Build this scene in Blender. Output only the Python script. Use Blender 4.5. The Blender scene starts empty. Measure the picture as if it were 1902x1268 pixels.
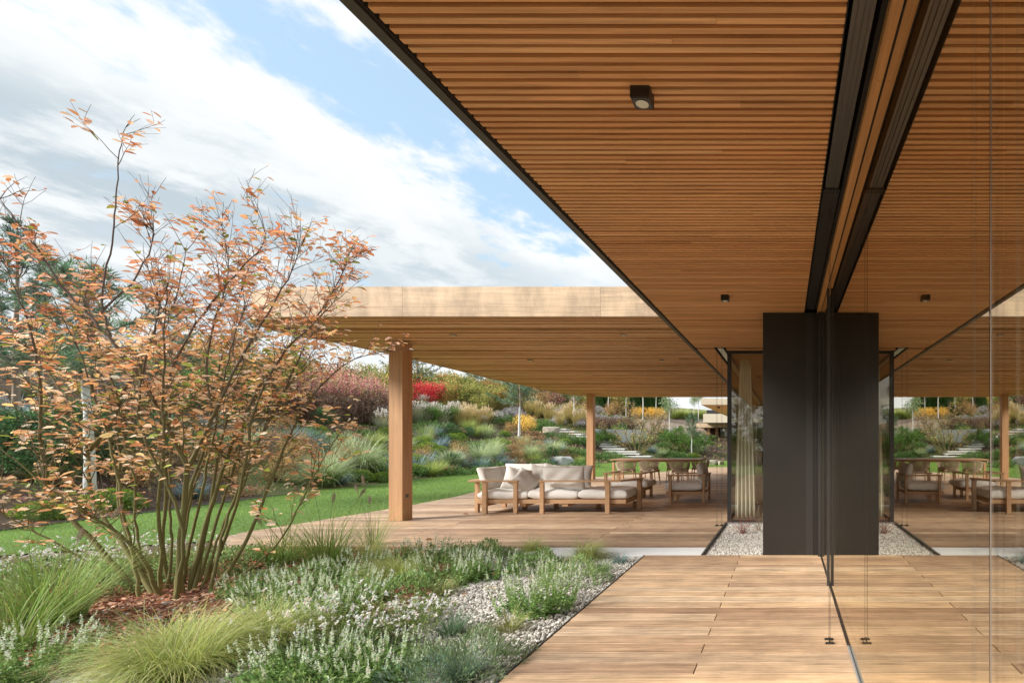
import bpy, math, random
import numpy as np
from mathutils import Vector, Matrix, noise as mnoise

random.seed(7); RNG = np.random.default_rng(7)
sc = bpy.context.scene
R = math.radians

# ------------------------------------------------------------------ camera
F, VX, VY, EYE = 960.0, 1460.0, 821.0, 1.25      # focal length in px and vanishing point of the photo
cam = bpy.data.cameras.new('camera'); cam_o = bpy.data.objects.new('camera', cam)
sc.collection.objects.link(cam_o); sc.camera = cam_o
cam_o.location = (0, 0, EYE); cam_o.rotation_euler = (R(90), 0, 0)
cam.sensor_width = 36; cam.sensor_fit = 'HORIZONTAL'; cam.lens = F/1902*36
cam.shift_x = (951-VX)/1902; cam.shift_y = (VY-634)/1902
cam.clip_start = 0.05; cam.clip_end = 1000

# ------------------------------------------------------------------ sky and sun
SUN_AZ, SUN_EL = 240.0, 32.0
sc.view_settings.view_transform = 'Standard'; sc.view_settings.look = 'None'
sc.view_settings.exposure = 1.86; sc.view_settings.gamma = 1.0
world = bpy.data.worlds.new('World'); sc.world = world; world.use_nodes = True
def make_world():
    nt = world.node_tree; nt.nodes.clear(); N = nt.nodes.new; L = nt.links.new
    def math_(op, a, b=None, clamp=False):
        n = N('ShaderNodeMath'); n.operation = op; n.use_clamp = clamp
        for i, v in enumerate((a, b)):
            if v is None: continue
            if isinstance(v, (int, float)): n.inputs[i].default_value = v
            else: L(v, n.inputs[i])
        return n.outputs[0]
    def mr(v, a, b, c=0., d=1., smooth=True):
        n = N('ShaderNodeMapRange'); n.interpolation_type = 'SMOOTHSTEP' if smooth else 'LINEAR'
        L(v, n.inputs['Value'])
        for k, x in zip(('From Min', 'From Max', 'To Min', 'To Max'), (a, b, c, d)): n.inputs[k].default_value = x
        return n.outputs['Result']
    def mix(f, a, b):
        n = N('ShaderNodeMix'); n.data_type = 'RGBA'
        for sock, v in ((n.inputs[0], f), (n.inputs[6], a), (n.inputs[7], b)):
            if isinstance(v, (int, float)): sock.default_value = v
            elif isinstance(v, tuple): sock.default_value = v
            else: L(v, sock)
        return n.outputs[2]
    out = N('ShaderNodeOutputWorld'); bg = N('ShaderNodeBackground'); bg.inputs['Strength'].default_value = 0.1
    sky = N('ShaderNodeTexSky'); sky.sky_type = 'NISHITA'; sky.sun_disc = False
    sky.sun_elevation = R(SUN_EL); sky.sun_rotation = R(SUN_AZ); sky.air_density = 1.2; sky.dust_density = 1.5
    tc = N('ShaderNodeTexCoord'); sep = N('ShaderNodeSeparateXYZ'); L(tc.outputs['Generated'], sep.inputs[0])
    zz = math_('ADD', math_('MAXIMUM', sep.outputs[2], 0.0), 0.10)
    px = math_('DIVIDE', sep.outputs[0], zz); py = math_('DIVIDE', sep.outputs[1], zz)
    cmb = N('ShaderNodeCombineXYZ'); L(px, cmb.inputs[0]); L(py, cmb.inputs[1])
    rot = N('ShaderNodeMapping'); rot.vector_type = 'POINT'; L(cmb.outputs[0], rot.inputs[0])
    rot.inputs['Rotation'].default_value = (0, 0, R(24)); rot.inputs['Scale'].default_value = (1.0, 0.78, 1)
    def noise(scale, det, dist, rough=.6, w=0):
        n = N('ShaderNodeTexNoise'); n.inputs['Scale'].default_value = scale; n.inputs['Detail'].default_value = det
        n.inputs['Roughness'].default_value = rough; n.inputs['Distortion'].default_value = dist
        mp = N('ShaderNodeMapping'); L(rot.outputs[0], mp.inputs[0]); mp.inputs['Location'].default_value = (w, w*.7, w)
        L(mp.outputs[0], n.inputs[0]); return n.outputs['Fac']
    n1 = noise(2.7, 12, .12, .61, 3.1); n2 = noise(1.1, 5, .1, .5, 7.7); n3 = noise(6.5, 10, .1, .62, 1.3)
    q = math_('ADD', math_('SUBTRACT', px, math_('MULTIPLY', py, 0.31)), 0.465)
    q = math_('ADD', q, math_('MULTIPLY', math_('SUBTRACT', n2, .5), .9))
    t = mr(q, -3., 1., 0., 1., False)
    ramp = N('ShaderNodeValToRGB'); L(t, ramp.inputs[0]); e = ramp.color_ramp.elements
    def q2(v): return (v+3)/4
    pts = [(-3, .72), (-1.35, .66), (-1.15, .52), (-.97, .36), (-.80, .40), (-.60, .52), (-.3, .40), (.3, .5)]
    e[0].position = q2(pts[0][0]); e[0].color = (pts[0][1],)*3+(1,)
    e[1].position = q2(pts[-1][0]); e[1].color = (pts[-1][1],)*3+(1,)
    for a, b in pts[1:-1]:
        x = e.new(q2(a)); x.color = (b, b, b, 1)
    cov = math_('ADD', ramp.outputs[0], math_('ADD', math_('MULTIPLY', math_('SUBTRACT', n1, .21), 2.1), math_('MULTIPLY', math_('SUBTRACT', n3, .30), .85)))
    cov = math_('ADD', cov, mr(sep.outputs[2], .36, .02, 0., .35))
    fac = mr(cov, 1.00, 1.34, 0.06, 0.97)
    grey = math_('MULTIPLY', mr(q, -1.15, -1.75), mr(n1, .60, .44, .15, 1.))
    grey = math_('MULTIPLY', grey, mr(sep.outputs[2], .05, .3))
    grey2 = math_('MULTIPLY', mr(n2, .50, .36), .45)
    cw = mix(grey, (2.85, 2.9, 2.9, 1), (1.6, 1.85, 2.02, 1))
    cw = mix(grey2, cw, (2.0, 2.25, 2.4, 1))
    blue = mix(.75, sky.outputs[0], (1.3, 1.9, 2.45, 1))
    L(mix(fac, blue, cw), bg.inputs['Color']); L(bg.outputs[0], out.inputs[0])
make_world()
sun = bpy.data.lights.new('sun', 'SUN'); sun_o = bpy.data.objects.new('sun', sun); sc.collection.objects.link(sun_o)
sun.energy = 1.75; sun.angle = R(17); sun.color = (1, .95, .88)
d_ = Vector((math.sin(R(SUN_AZ))*math.cos(R(SUN_EL)), math.cos(R(SUN_AZ))*math.cos(R(SUN_EL)), math.sin(R(SUN_EL))))
sun_o.rotation_euler = d_.to_track_quat('Z', 'Y').to_euler(); sun_o.location = (0, 0, 20)

# ------------------------------------------------------------------ materials
MAT = {}
def new_mat(name):
    m = bpy.data.materials.new(name); m.use_nodes = True; nt = m.node_tree
    MAT[name] = m; return m, nt, nt.nodes['Principled BSDF'], nt.nodes.new, nt.links.new
def plain(name, col, rough=.5, metal=0., bump=0., bscale=40., var=0.):
    m, nt, p, N, L = new_mat(name)
    p.inputs['Base Color'].default_value = (*col, 1); p.inputs['Roughness'].default_value = rough; p.inputs['Metallic'].default_value = metal
    if bump or var:
        tc = N('ShaderNodeTexCoord'); n = N('ShaderNodeTexNoise'); n.inputs['Scale'].default_value = bscale; n.inputs['Detail'].default_value = 6
        L(tc.outputs['Object'], n.inputs[0])
        if bump:
            b = N('ShaderNodeBump'); b.inputs['Strength'].default_value = bump; b.inputs['Distance'].default_value = .01
            L(n.outputs['Fac'], b.inputs['Height']); L(b.outputs[0], p.inputs['Normal'])
        if var:
            n2 = N('ShaderNodeTexNoise'); n2.inputs['Scale'].default_value = bscale*.12; n2.inputs['Detail'].default_value = 8; L(tc.outputs['Object'], n2.inputs[0])
            mx = N('ShaderNodeMix'); mx.data_type = 'RGBA'; L(n2.outputs['Fac'], mx.inputs[0])
            mx.inputs[6].default_value = (*[c*(1-var) for c in col], 1); mx.inputs[7].default_value = (*[min(1, c*(1+var)) for c in col], 1)
            L(mx.outputs[2], p.inputs['Base Color'])
    return m
def wood(name, cols, grain=(1.2, 22, 22), rough=.55, axis='X', island=True, knots=.25, stain=0., contrast=.35):
    """planks: one tone per board (mesh island), grain along the axis"""
    m, nt, p, N, L = new_mat(name)
    tc = N('ShaderNodeTexCoord'); geo = N('ShaderNodeNewGeometry')
    mp = N('ShaderNodeMapping'); sx = {'X': grain, 'Y': (grain[1], grain[0], grain[2]), 'Z': (grain[1], grain[2], grain[0])}[axis]
    mp.inputs['Scale'].default_value = sx
    off = N('ShaderNodeCombineXYZ'); ml = N('ShaderNodeMath'); ml.operation = 'MULTIPLY'; ml.inputs[1].default_value = 57.
    L(geo.outputs['Random Per Island'], ml.inputs[0])
    for i in range(3): L(ml.outputs[0], off.inputs[i])
    L(tc.outputs['Object'], mp.inputs[0])
    ad = N('ShaderNodeVectorMath'); ad.operation = 'ADD'; L(mp.outputs[0], ad.inputs[0]); L(off.outputs[0], ad.inputs[1])
    n = N('ShaderNodeTexNoise'); n.inputs['Scale'].default_value = 1.; n.inputs['Detail'].default_value = 9; n.inputs['Roughness'].default_value = .62; n.inputs['Distortion'].default_value = .7
    L(ad.outputs[0], n.inputs[0])
    n2 = N('ShaderNodeTexNoise'); n2.inputs['Scale'].default_value = .22; n2.inputs['Detail'].default_value = 3; n2.inputs['Distortion'].default_value = 1.5
    L(ad.outputs[0], n2.inputs[0])
    wv = N('ShaderNodeMath'); wv.operation = 'MULTIPLY'; wv.inputs[1].default_value = 9.; L(n2.outputs['Fac'], wv.inputs[0])
    wf = N('ShaderNodeMath'); wf.operation = 'PINGPONG'; wf.inputs[1].default_value = .5; L(wv.outputs[0], wf.inputs[0])
    ramp = N('ShaderNodeValToRGB'); e = ramp.color_ramp.elements
    for i in range(len(cols)):
        el = e[i] if i < 2 else e.new(i/(len(cols)-1))
        el.position = i/(len(cols)-1)
    e = sorted(ramp.color_ramp.elements, key=lambda q: q.position)
    for el, c in zip(e, cols): el.color = (*c, 1)
    L(geo.outputs['Random Per Island'], ramp.inputs[0])
    if not island: ramp.inputs[0].default_value = .5; nt.links.remove(ramp.inputs[0].links[0]); L(n2.outputs['Fac'], ramp.inputs[0])
    hm = N('ShaderNodeMapRange'); L(n.outputs['Fac'], hm.inputs['Value']); hm.inputs['From Min'].default_value = .3; hm.inputs['From Max'].default_value = .7
    hm.inputs['To Min'].default_value = 1-contrast; hm.inputs['To Max'].default_value = 1+contrast*.6
    km = N('ShaderNodeMapRange'); L(wf.outputs[0], km.inputs['Value']); km.inputs['From Min'].default_value = 0; km.inputs['From Max'].default_value = .18
    km.inputs['To Min'].default_value = 1-knots; km.inputs['To Max'].default_value = 1.
    mu = N('ShaderNodeMath'); mu.operation = 'MULTIPLY'; L(hm.outputs[0], mu.inputs[0]); L(km.outputs[0], mu.inputs[1])
    last = mu.outputs[0]
    if stain:
        n3 = N('ShaderNodeTexNoise'); n3.inputs['Scale'].default_value = 1.6; n3.inputs['Detail'].default_value = 7; n3.inputs['Roughness'].default_value = .65
        mp3 = N('ShaderNodeMapping'); mp3.inputs['Scale'].default_value = (2.2, 2.2, .8) if axis != 'Y' else (1, 1, 1); L(tc.outputs['Object'], mp3.inputs[0]); L(mp3.outputs[0], n3.inputs[0])
        sm = N('ShaderNodeMapRange'); L(n3.outputs['Fac'], sm.inputs['Value']); sm.inputs['From Min'].default_value = .38; sm.inputs['From Max'].default_value = .6
        sm.inputs['To Min'].default_value = 1-stain; sm.inputs['To Max'].default_value = 1.08
        m2 = N('ShaderNodeMath'); m2.operation = 'MULTIPLY'; L(last, m2.inputs[0]); L(sm.outputs[0], m2.inputs[1]); last = m2.outputs[0]
    vm = N('ShaderNodeVectorMath'); vm.operation = 'SCALE'; L(ramp.outputs[0], vm.inputs[0]); L(last, vm.inputs['Scale'])
    L(vm.outputs[0], p.inputs['Base Color']); p.inputs['Roughness'].default_value = rough
    b = N('ShaderNodeBump'); b.inputs['Strength'].default_value = .25; b.inputs['Distance'].default_value = .003
    L(n.outputs['Fac'], b.inputs['Height']); L(b.outputs[0], p.inputs['Normal'])
    return m
def attr_mat(name, rough=.6, trans=0., var=.25, spec=.3):
    m, nt, p, N, L = new_mat(name)
    a = N('ShaderNodeAttribute'); a.attribute_name = 'Col'; geo = N('ShaderNodeNewGeometry')
    mr = N('ShaderNodeMapRange'); L(geo.outputs['Random Per Island'], mr.inputs['Value']); gain = 1.16 if name == 'foliage' else 1.; mr.inputs['To Min'].default_value = (1-var)*gain; mr.inputs['To Max'].default_value = (1+var)*gain
    vm = N('ShaderNodeVectorMath'); vm.operation = 'SCALE'; L(a.outputs['Color'], vm.inputs[0]); L(mr.outputs[0], vm.inputs['Scale'])
    L(vm.outputs[0], p.inputs['Base Color']); p.inputs['Roughness'].default_value = rough; p.inputs['Specular IOR Level'].default_value = spec
    if trans:
        t = N('ShaderNodeBsdfTranslucent'); L(vm.outputs[0], t.inputs[0]); mx = N('ShaderNodeMixShader'); mx.inputs[0].default_value = trans
        out = nt.nodes['Material Output']; L(p.outputs[0], mx.inputs[1]); L(t.outputs[0], mx.inputs[2]); L(mx.outputs[0], out.inputs[0])
    return m
deck_cols = [(.33, .20, .12), (.60, .42, .265), (.40, .255, .16), (.70, .52, .35), (.44, .28, .17), (.63, .43, .26), (.36, .23, .145), (.66, .49, .325)]
wood('deck_wood', deck_cols, grain=(2.0, 46, 46), rough=.6, knots=.22, contrast=.5, stain=.16)
wood('deck_grey_wood', [(.52, .40, .29), (.60, .47, .34), (.48, .35, .24), (.66, .52, .38)], grain=(1.1, 26, 26), rough=.6, knots=.1, contrast=.2)
wood('soffit_wood', [(.82, .415, .165), (.90, .51, .24), (.68, .31, .115), (.85, .45, .205), (.76, .36, .14)], grain=(1.5, 40, 40), rough=.5, knots=.12, contrast=.3)
wood('pergola_wood', [(.78, .45, .23), (.84, .52, .29), (.66, .35, .17), (.80, .46, .24)], grain=(1.0, 30, 30), rough=.55, knots=.15, contrast=.3)
wood('fascia_wood', [(.60, .42, .265), (.68, .50, .33), (.63, .45, .29)], grain=(.8, 12, 16), rough=.6, knots=.14, stain=.28, contrast=.2)
wood('post_wood', [(.50, .27, .13), (.58, .34, .18)], grain=(.8, 24, 24), axis='Z', rough=.55, island=False, knots=.1, contrast=.22)
wood('beam_wood', [(.58, .28, .10), (.66, .34, .13)], grain=(.8, 24, 24), axis='Y', rough=.45, island=False, knots=.1, contrast=.22)
wood('teak', [(.50, .29, .15), (.58, .36, .20), (.46, .26, .13)], grain=(3, 40, 40), rough=.5, island=True, knots=.05, contrast=.2)
wood('dark_teak', [(.27, .16, .10), (.33, .20, .125)], grain=(3, 40, 40), rough=.5, knots=.05, contrast=.2)
wood('planter_wood', [(.30, .17, .10), (.38, .22, .13)], grain=(1, 16, 16), rough=.7, knots=.1)
plain('black_metal', (.021, .0185, .0165), .42, .0, .05, 30, .25)
plain('dark_metal', (.045, .042, .04), .38, .3)
plain('track_metal', (.13, .125, .12), .38, .6)
plain('gutter_metal', (.085, .08, .075), .45, .4)
plain('light_metal', (.62, .64, .66), .3, .7)
plain('coping_metal', (.30, .26, .24), .5, .3)
plain('fabric', (.86, .845, .81), .95, 0, .35, 260, .05)
plain('fabric_grey', (.76, .735, .69), .95, 0, .35, 260, .06)
plain('concrete', (.58, .60, .62), .85, 0, .3, 14, .14)
plain('white_concrete', (.78, .79, .78), .8, 0, .15, 25, .04)
plain('stone_step', (.70, .685, .65), .85, 0, .4, 10, .12)
plain('boulder_stone', (.47, .42, .34), .9, 0, .8, 6, .3)
plain('grey_boulder_stone', (.42, .42, .40), .9, 0, .8, 6, .3)
plain('soil', (.085, .06, .045), .95, 0, .6, 20, .3)
plain('render_wall', (.58, .50, .38), .8, 0, .1, 30, .06)
plain('interior_dark', (.10, .07, .045), .6)
plain('void_black', (.012, .010, .009), .8)
plain('curtain_cloth', (.86, .84, .75), .9, 0, .1, 100)
plain('rope', (.50, .43, .32), .9, 0, .5, 300, .15)
plain('screw_steel', (.5, .5, .48), .3, .9)
def glass_mat(name, tint, r0, r1, pw, tr):
    m, nt, p, N, L = new_mat(name); nt.nodes.remove(p)
    out = nt.nodes['Material Output']; lw = N('ShaderNodeLayerWeight'); lw.inputs['Blend'].default_value = .5
    pwn = N('ShaderNodeMath'); pwn.operation = 'POWER'; pwn.inputs[1].default_value = pw; L(lw.outputs['Facing'], pwn.inputs[0])
    mr = N('ShaderNodeMapRange'); L(pwn.outputs[0], mr.inputs['Value']); mr.inputs['To Min'].default_value = r0; mr.inputs['To Max'].default_value = r1
    g = N('ShaderNodeBsdfGlossy'); g.inputs['Roughness'].default_value = 0.0; g.inputs['Color'].default_value = (*tint, 1)
    t = N('ShaderNodeBsdfTransparent'); t.inputs['Color'].default_value = (*tr, 1)
    mx = N('ShaderNodeMixShader'); L(mr.outputs[0], mx.inputs[0]); L(t.outputs[0], mx.inputs[1]); L(g.outputs[0], mx.inputs[2]); L(mx.outputs[0], out.inputs[0])
glass_mat('coated_glass', (.96, .93, .85), .16, .86, .9, (.88, .88, .80))
def lens_mat():
    m, nt, p, N, L = new_mat('lamp_lens'); p.inputs['Base Color'].default_value = (.80, .80, .72, 1); p.inputs['Roughness'].default_value = .12
    n = N('ShaderNodeTexVoronoi'); n.inputs['Scale'].default_value = 260; tc = N('ShaderNodeTexCoord'); L(tc.outputs['Object'], n.inputs[0])
    b = N('ShaderNodeBump'); b.inputs['Strength'].default_value = .6; b.inputs['Distance'].default_value = .002; L(n.outputs['Distance'], b.inputs['Height']); L(b.outputs[0], p.inputs['Normal'])
lens_mat()
attr_mat('foliage', .55, .32, .22, .25); attr_mat('bark', .85, 0, .1, .2); attr_mat('pebble', .85, 0, .28, .3)
attr_mat('petal', .6, .35, .1, .2); attr_mat('ground_mix', .95, 0, 0., .1)
def ground_mat():
    m = MAT['ground_mix']; nt = m.node_tree; N = nt.nodes.new; L = nt.links.new; p = nt.nodes['Principled BSDF']
    tc = N('ShaderNodeTexCoord'); n = N('ShaderNodeTexNoise'); n.inputs['Scale'].default_value = 7; n.inputs['Detail'].default_value = 10; n.inputs['Roughness'].default_value = .7
    L(tc.outputs['Object'], n.inputs[0]); mr = N('ShaderNodeMapRange'); L(n.outputs['Fac'], mr.inputs['Value']); mr.inputs['From Min'].default_value = .3; mr.inputs['From Max'].default_value = .7
    mr.inputs['To Min'].default_value = .55; mr.inputs['To Max'].default_value = 1.35
    src = p.inputs['Base Color'].links[0].from_socket; vm = N('ShaderNodeVectorMath'); vm.operation = 'SCALE'; L(src, vm.inputs[0]); L(mr.outputs[0], vm.inputs['Scale'])
    L(vm.outputs[0], p.inputs['Base Color'])
    b = N('ShaderNodeBump'); b.inputs['Strength'].default_value = .8; b.inputs['Distance'].default_value = .05; L(n.outputs['Fac'], b.inputs['Height']); L(b.outputs[0], p.inputs['Normal'])
ground_mat()

# ------------------------------------------------------------------ mesh helpers
class Geo:
    def __init__(s): s.v = []; s.c = []; s.f = {}; s.n = 0
    def add(s, v, faces, col=(1, 1, 1)):
        v = np.asarray(v, float).reshape(-1, 3); col = np.asarray(col, float)
        if col.ndim == 1: col = np.tile(col, (len(v), 1))
        s.v.append(v); s.c.append(col)
        for f in faces:
            f = np.asarray(f, int)
            if f.ndim == 1: f = f[None]
            s.f.setdefault(f.shape[1], []).append(f+s.n)
        s.n += len(v)
    def box(s, x0, x1, y0, y1, z0, z1, col=(1, 1, 1)):
        v = [(x, y, z) for z in (z0, z1) for y in (y0, y1) for x in (x0, x1)]
        s.add(v, [[(0, 2, 3, 1), (4, 5, 7, 6), (0, 1, 5, 4), (2, 6, 7, 3), (0, 4, 6, 2), (1, 3, 7, 5)]], col)
    def obox(s, c, ax, ay, az, col=(1, 1, 1)):
        """box around centre c with half-axis vectors"""
        c = np.array(c); ax, ay, az = map(np.array, (ax, ay, az))
        v = [c+i*ax+j*ay+k*az for k in (-1, 1) for j in (-1, 1) for i in (-1, 1)]
        s.add(v, [[(0, 2, 3, 1), (4, 5, 7, 6), (0, 1, 5, 4), (2, 6, 7, 3), (0, 4, 6, 2), (1, 3, 7, 5)]], col)
    def tube(s, pts, radii, sides=6, col=(1, 1, 1), cap=True):
        P = np.asarray(pts, float); n = len(P); r = np.full(n, radii) if np.isscalar(radii) else np.asarray(radii, float)
        T = np.gradient(P, axis=0); T /= np.linalg.norm(T, axis=1)[:, None]+1e-9
        ref = np.array((0, 0, 1.)) if abs(T[0][2]) < .9 else np.array((1., 0, 0))
        A = np.cross(T, ref); A /= np.linalg.norm(A, axis=1)[:, None]+1e-9; B = np.cross(T, A)
        a = np.linspace(0, 2*math.pi, sides, endpoint=False)
        V = P[:, None]+r[:, None, None]*(np.cos(a)[None, :, None]*A[:, None]+np.sin(a)[None, :, None]*B[:, None])
        i = np.arange(n-1)[:, None]*sides; j = np.arange(sides)[None]; j2 = (j+1) % sides
        q = np.stack([i+j, i+j2, i+sides+j2, i+sides+j], -1).reshape(-1, 4)
        fs = [q]
        if cap: fs += [np.arange(sides)[::-1][None], (np.arange(sides)+(n-1)*sides)[None]]
        s.add(V.reshape(-1, 3), fs, col)
    def build(s, name, mat, parent=None, smooth=False, loc=None, bevel=0):
        me = bpy.data.meshes.new(name); V = np.concatenate(s.v) if s.v else np.zeros((0, 3))
        me.vertices.add(len(V)); me.vertices.foreach_set('co', V.astype(np.float32).ravel())
        loops = []; starts = []; tot = 0
        for k, fl in s.f.items():
            fa = np.concatenate(fl); loops.append(fa.ravel()); starts.append(tot+np.arange(len(fa))*k); tot += fa.size
        lp = np.concatenate(loops); st = np.concatenate(starts)
        me.loops.add(len(lp)); me.loops.foreach_set('vertex_index', lp.astype(np.int32))
        me.polygons.add(len(st)); me.polygons.foreach_set('loop_start', st.astype(np.int32))
        me.polygons.foreach_set('use_smooth', np.full(len(st), smooth))
        me.update(calc_edges=True); me.validate()
        C = np.concatenate(s.c); ca = me.color_attributes.new('Col', 'FLOAT_COLOR', 'POINT')
        ca.data.foreach_set('color', np.concatenate([np.clip(C, 0, 1), np.ones((len(C), 1))], 1).astype(np.float32).ravel())
        me.materials.append(MAT[mat])
        o = bpy.data.objects.new(name, me); sc.collection.objects.link(o)
        if parent: o.parent = parent
        if loc is not None: o.location = loc
        if bevel:
            b = o.modifiers.new('bevel', 'BEVEL'); b.width = bevel; b.segments = 2; b.limit_method = 'ANGLE'
        return o
def tag(o, label, cat, group=None):
    o['label'] = label; o['category'] = cat
    if group: o['group'] = group
    return o
def struct(o, kind='structure'): o['kind'] = kind; return o
def thing(name, label, cat, loc=(0, 0, 0), rz=0, group=None):
    o = bpy.data.objects.new(name, None); o.empty_display_size = .1; sc.collection.objects.link(o)
    o.location = loc; o.rotation_euler = (0, 0, rz); return tag(o, label, cat, group)
def dup(root, loc, rz=0, sc_=None, label=None, group=None):
    r = root.copy(); sc.collection.objects.link(r); r.location = loc; r.rotation_euler = (r.rotation_euler[0], r.rotation_euler[1], rz)
    if sc_ is not None: r.scale = (sc_,)*3 if np.isscalar(sc_) else sc_
    if label: r['label'] = label
    if group: r['group'] = group
    for ch in list(root.children):
        c = ch.copy(); sc.collection.objects.link(c); c.parent = r
        for g in ch.children:
            d = g.copy(); sc.collection.objects.link(d); d.parent = c
    return r
def at(px, py, D): return np.array(((px-VX)/F*D, D, EYE-(py-VY)/F*D))

# ------------------------------------------------------------------ terrain
GZ = -0.05
EDGE = np.array([(-11.2, -45), (-11.2, 5), (-11.5, 8.3), (-12.4, 12.8), (-12.6, 17), (-13.2, 22), (-12.8, 28), (-11, 31.5), (-8, 34.5), (-4, 36.5), (2, 38), (12, 39), (70, 42)], float)
def sdist(x, y):
    x = np.asarray(x, float); y = np.asarray(y, float); best = np.full(x.shape, 1e9); sg = np.ones(x.shape)
    for a, b in zip(EDGE[:-1], EDGE[1:]):
        d = b-a; L2 = d@d; t = np.clip(((x-a[0])*d[0]+(y-a[1])*d[1])/L2, 0, 1)
        qx = a[0]+t*d[0]; qy = a[1]+t*d[1]; ds = np.hypot(x-qx, y-qy); cr = d[0]*(y-a[1])-d[1]*(x-a[0])
        m = ds < best-1e-9; best = np.where(m, ds, best); sg = np.where(m, np.where(cr > 0, 1., -1.), sg)
    return best*sg
def height(x, y):
    s = sdist(x, y)
    h = np.interp(s, [0, .6, 7, 8.6, 11.4, 18, 24, 45, 110], [0, .12, 2.0, 2.15, 3.3, 4.6, 5.2, 6.3, 8.5])
    k = np.interp(np.asarray(x, float), [-13, -5], [1., .86])
    bump = .10*np.sin(np.asarray(x)*1.3+np.asarray(y)*.7)*np.sin(np.asarray(y)*1.1-np.asarray(x)*.4)
    bump = bump+.05*np.sin(np.asarray(x)*3.1+1)*np.sin(np.asarray(y)*2.7)
    return GZ+h*k+bump*np.clip(s/2, 0, 1)*np.where((s > 6.6) & (s < 8.9), .2, 1)
_D = np.concatenate([np.arange(2.5, 30, .04), np.arange(30, 130, .12)])
def hit(px, py):
    P = np.stack([(px-VX)/F*_D, _D, EYE-(py-VY)/F*_D], 1); hh = height(P[:, 0], P[:, 1])
    i = np.argmax(P[:, 2] <= hh)
    if P[i, 2] > hh[i]: i = np.argmin(P[:, 2]-hh)
    return np.array((P[i, 0], P[i, 1], hh[i]))
def sn(x, y, f, seed=0):
    return np.array([mnoise.noise((a*f+seed*13.7, b*f-seed*5.1, seed*3.3)) for a, b in zip(np.ravel(x), np.ravel(y))])

def ground():
    xs = np.unique(np.concatenate([np.linspace(-140, -45, 20), np.arange(-45, 10, .5), np.linspace(10, 90, 20)]))
    ys = np.unique(np.concatenate([np.linspace(-60, -4, 16), np.arange(-4, 75, .5), np.linspace(75, 190, 24)]))
    X, Y = np.meshgrid(xs, ys); Z = height(X, Y); S = sdist(X, Y); nx, ny = len(xs), len(ys)
    i = np.arange(nx-1)[None]; j = np.arange(ny-1)[:, None]*nx; q = np.stack([i+j, i+j+1, i+j+nx+1, i+j+nx], -1).reshape(-1, 4)
    nn = sn(X, Y, .22, 2).reshape(X.shape)
    soil = np.array((.12, .088, .065)); moss = np.array((.15, .17, .065)); bare = np.array((.30, .235, .185)); meadow = np.array((.20, .17, .10))
    c = np.where((nn > .05)[..., None], moss, soil)*1.0
    bw = np.clip((X+15)/4, 0, 1)*np.clip((S-8.2)/1., 0, 1)*np.clip((24-S)/2, 0, 1)
    c = c*(1-bw[..., None])+bare*bw[..., None]
    mw = np.clip((S-24)/4, 0, 1)[..., None]; c = c*(1-mw)+meadow*mw
    fl = (S < 0)[..., None]; c = np.where(fl, soil*1.3, c)
    g = Geo(); g.add(np.stack([X, Y, Z], -1).reshape(-1, 3), [q], c.reshape(-1, 3)); struct(g.build('ground', 'ground_mix', smooth=True))
ground()

# outline of the terrace deck and of the roof above it: left limit for each Y
def deck_left(y):
    return float(np.interp(y, [6.25, 6.32, 6.5, 6.8, 7.2, 8, 10, 11.9, 13.3, 16, 18, 18.75, 22, 26], [-6.5, -6.9, -7.2, -7.42, -7.55, -7.5, -7.45, -7.6, -7.9, -7.8, -7.3, -6.8, -5.2, -3.7]))
def roof_left(y):
    return float(np.interp(y, [6.6, 6.63, 6.75, 7.0, 7.5, 8.3, 9.4, 11.6, 13, 15.1, 17, 17.8, 18.2, 18.4], [-6.1, -6.5, -6.95, -7.25, -7.42, -7.3, -7.24, -7.37, -7.5, -7.45, -7.5, -7.3, -6.9, -6.4]))

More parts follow.
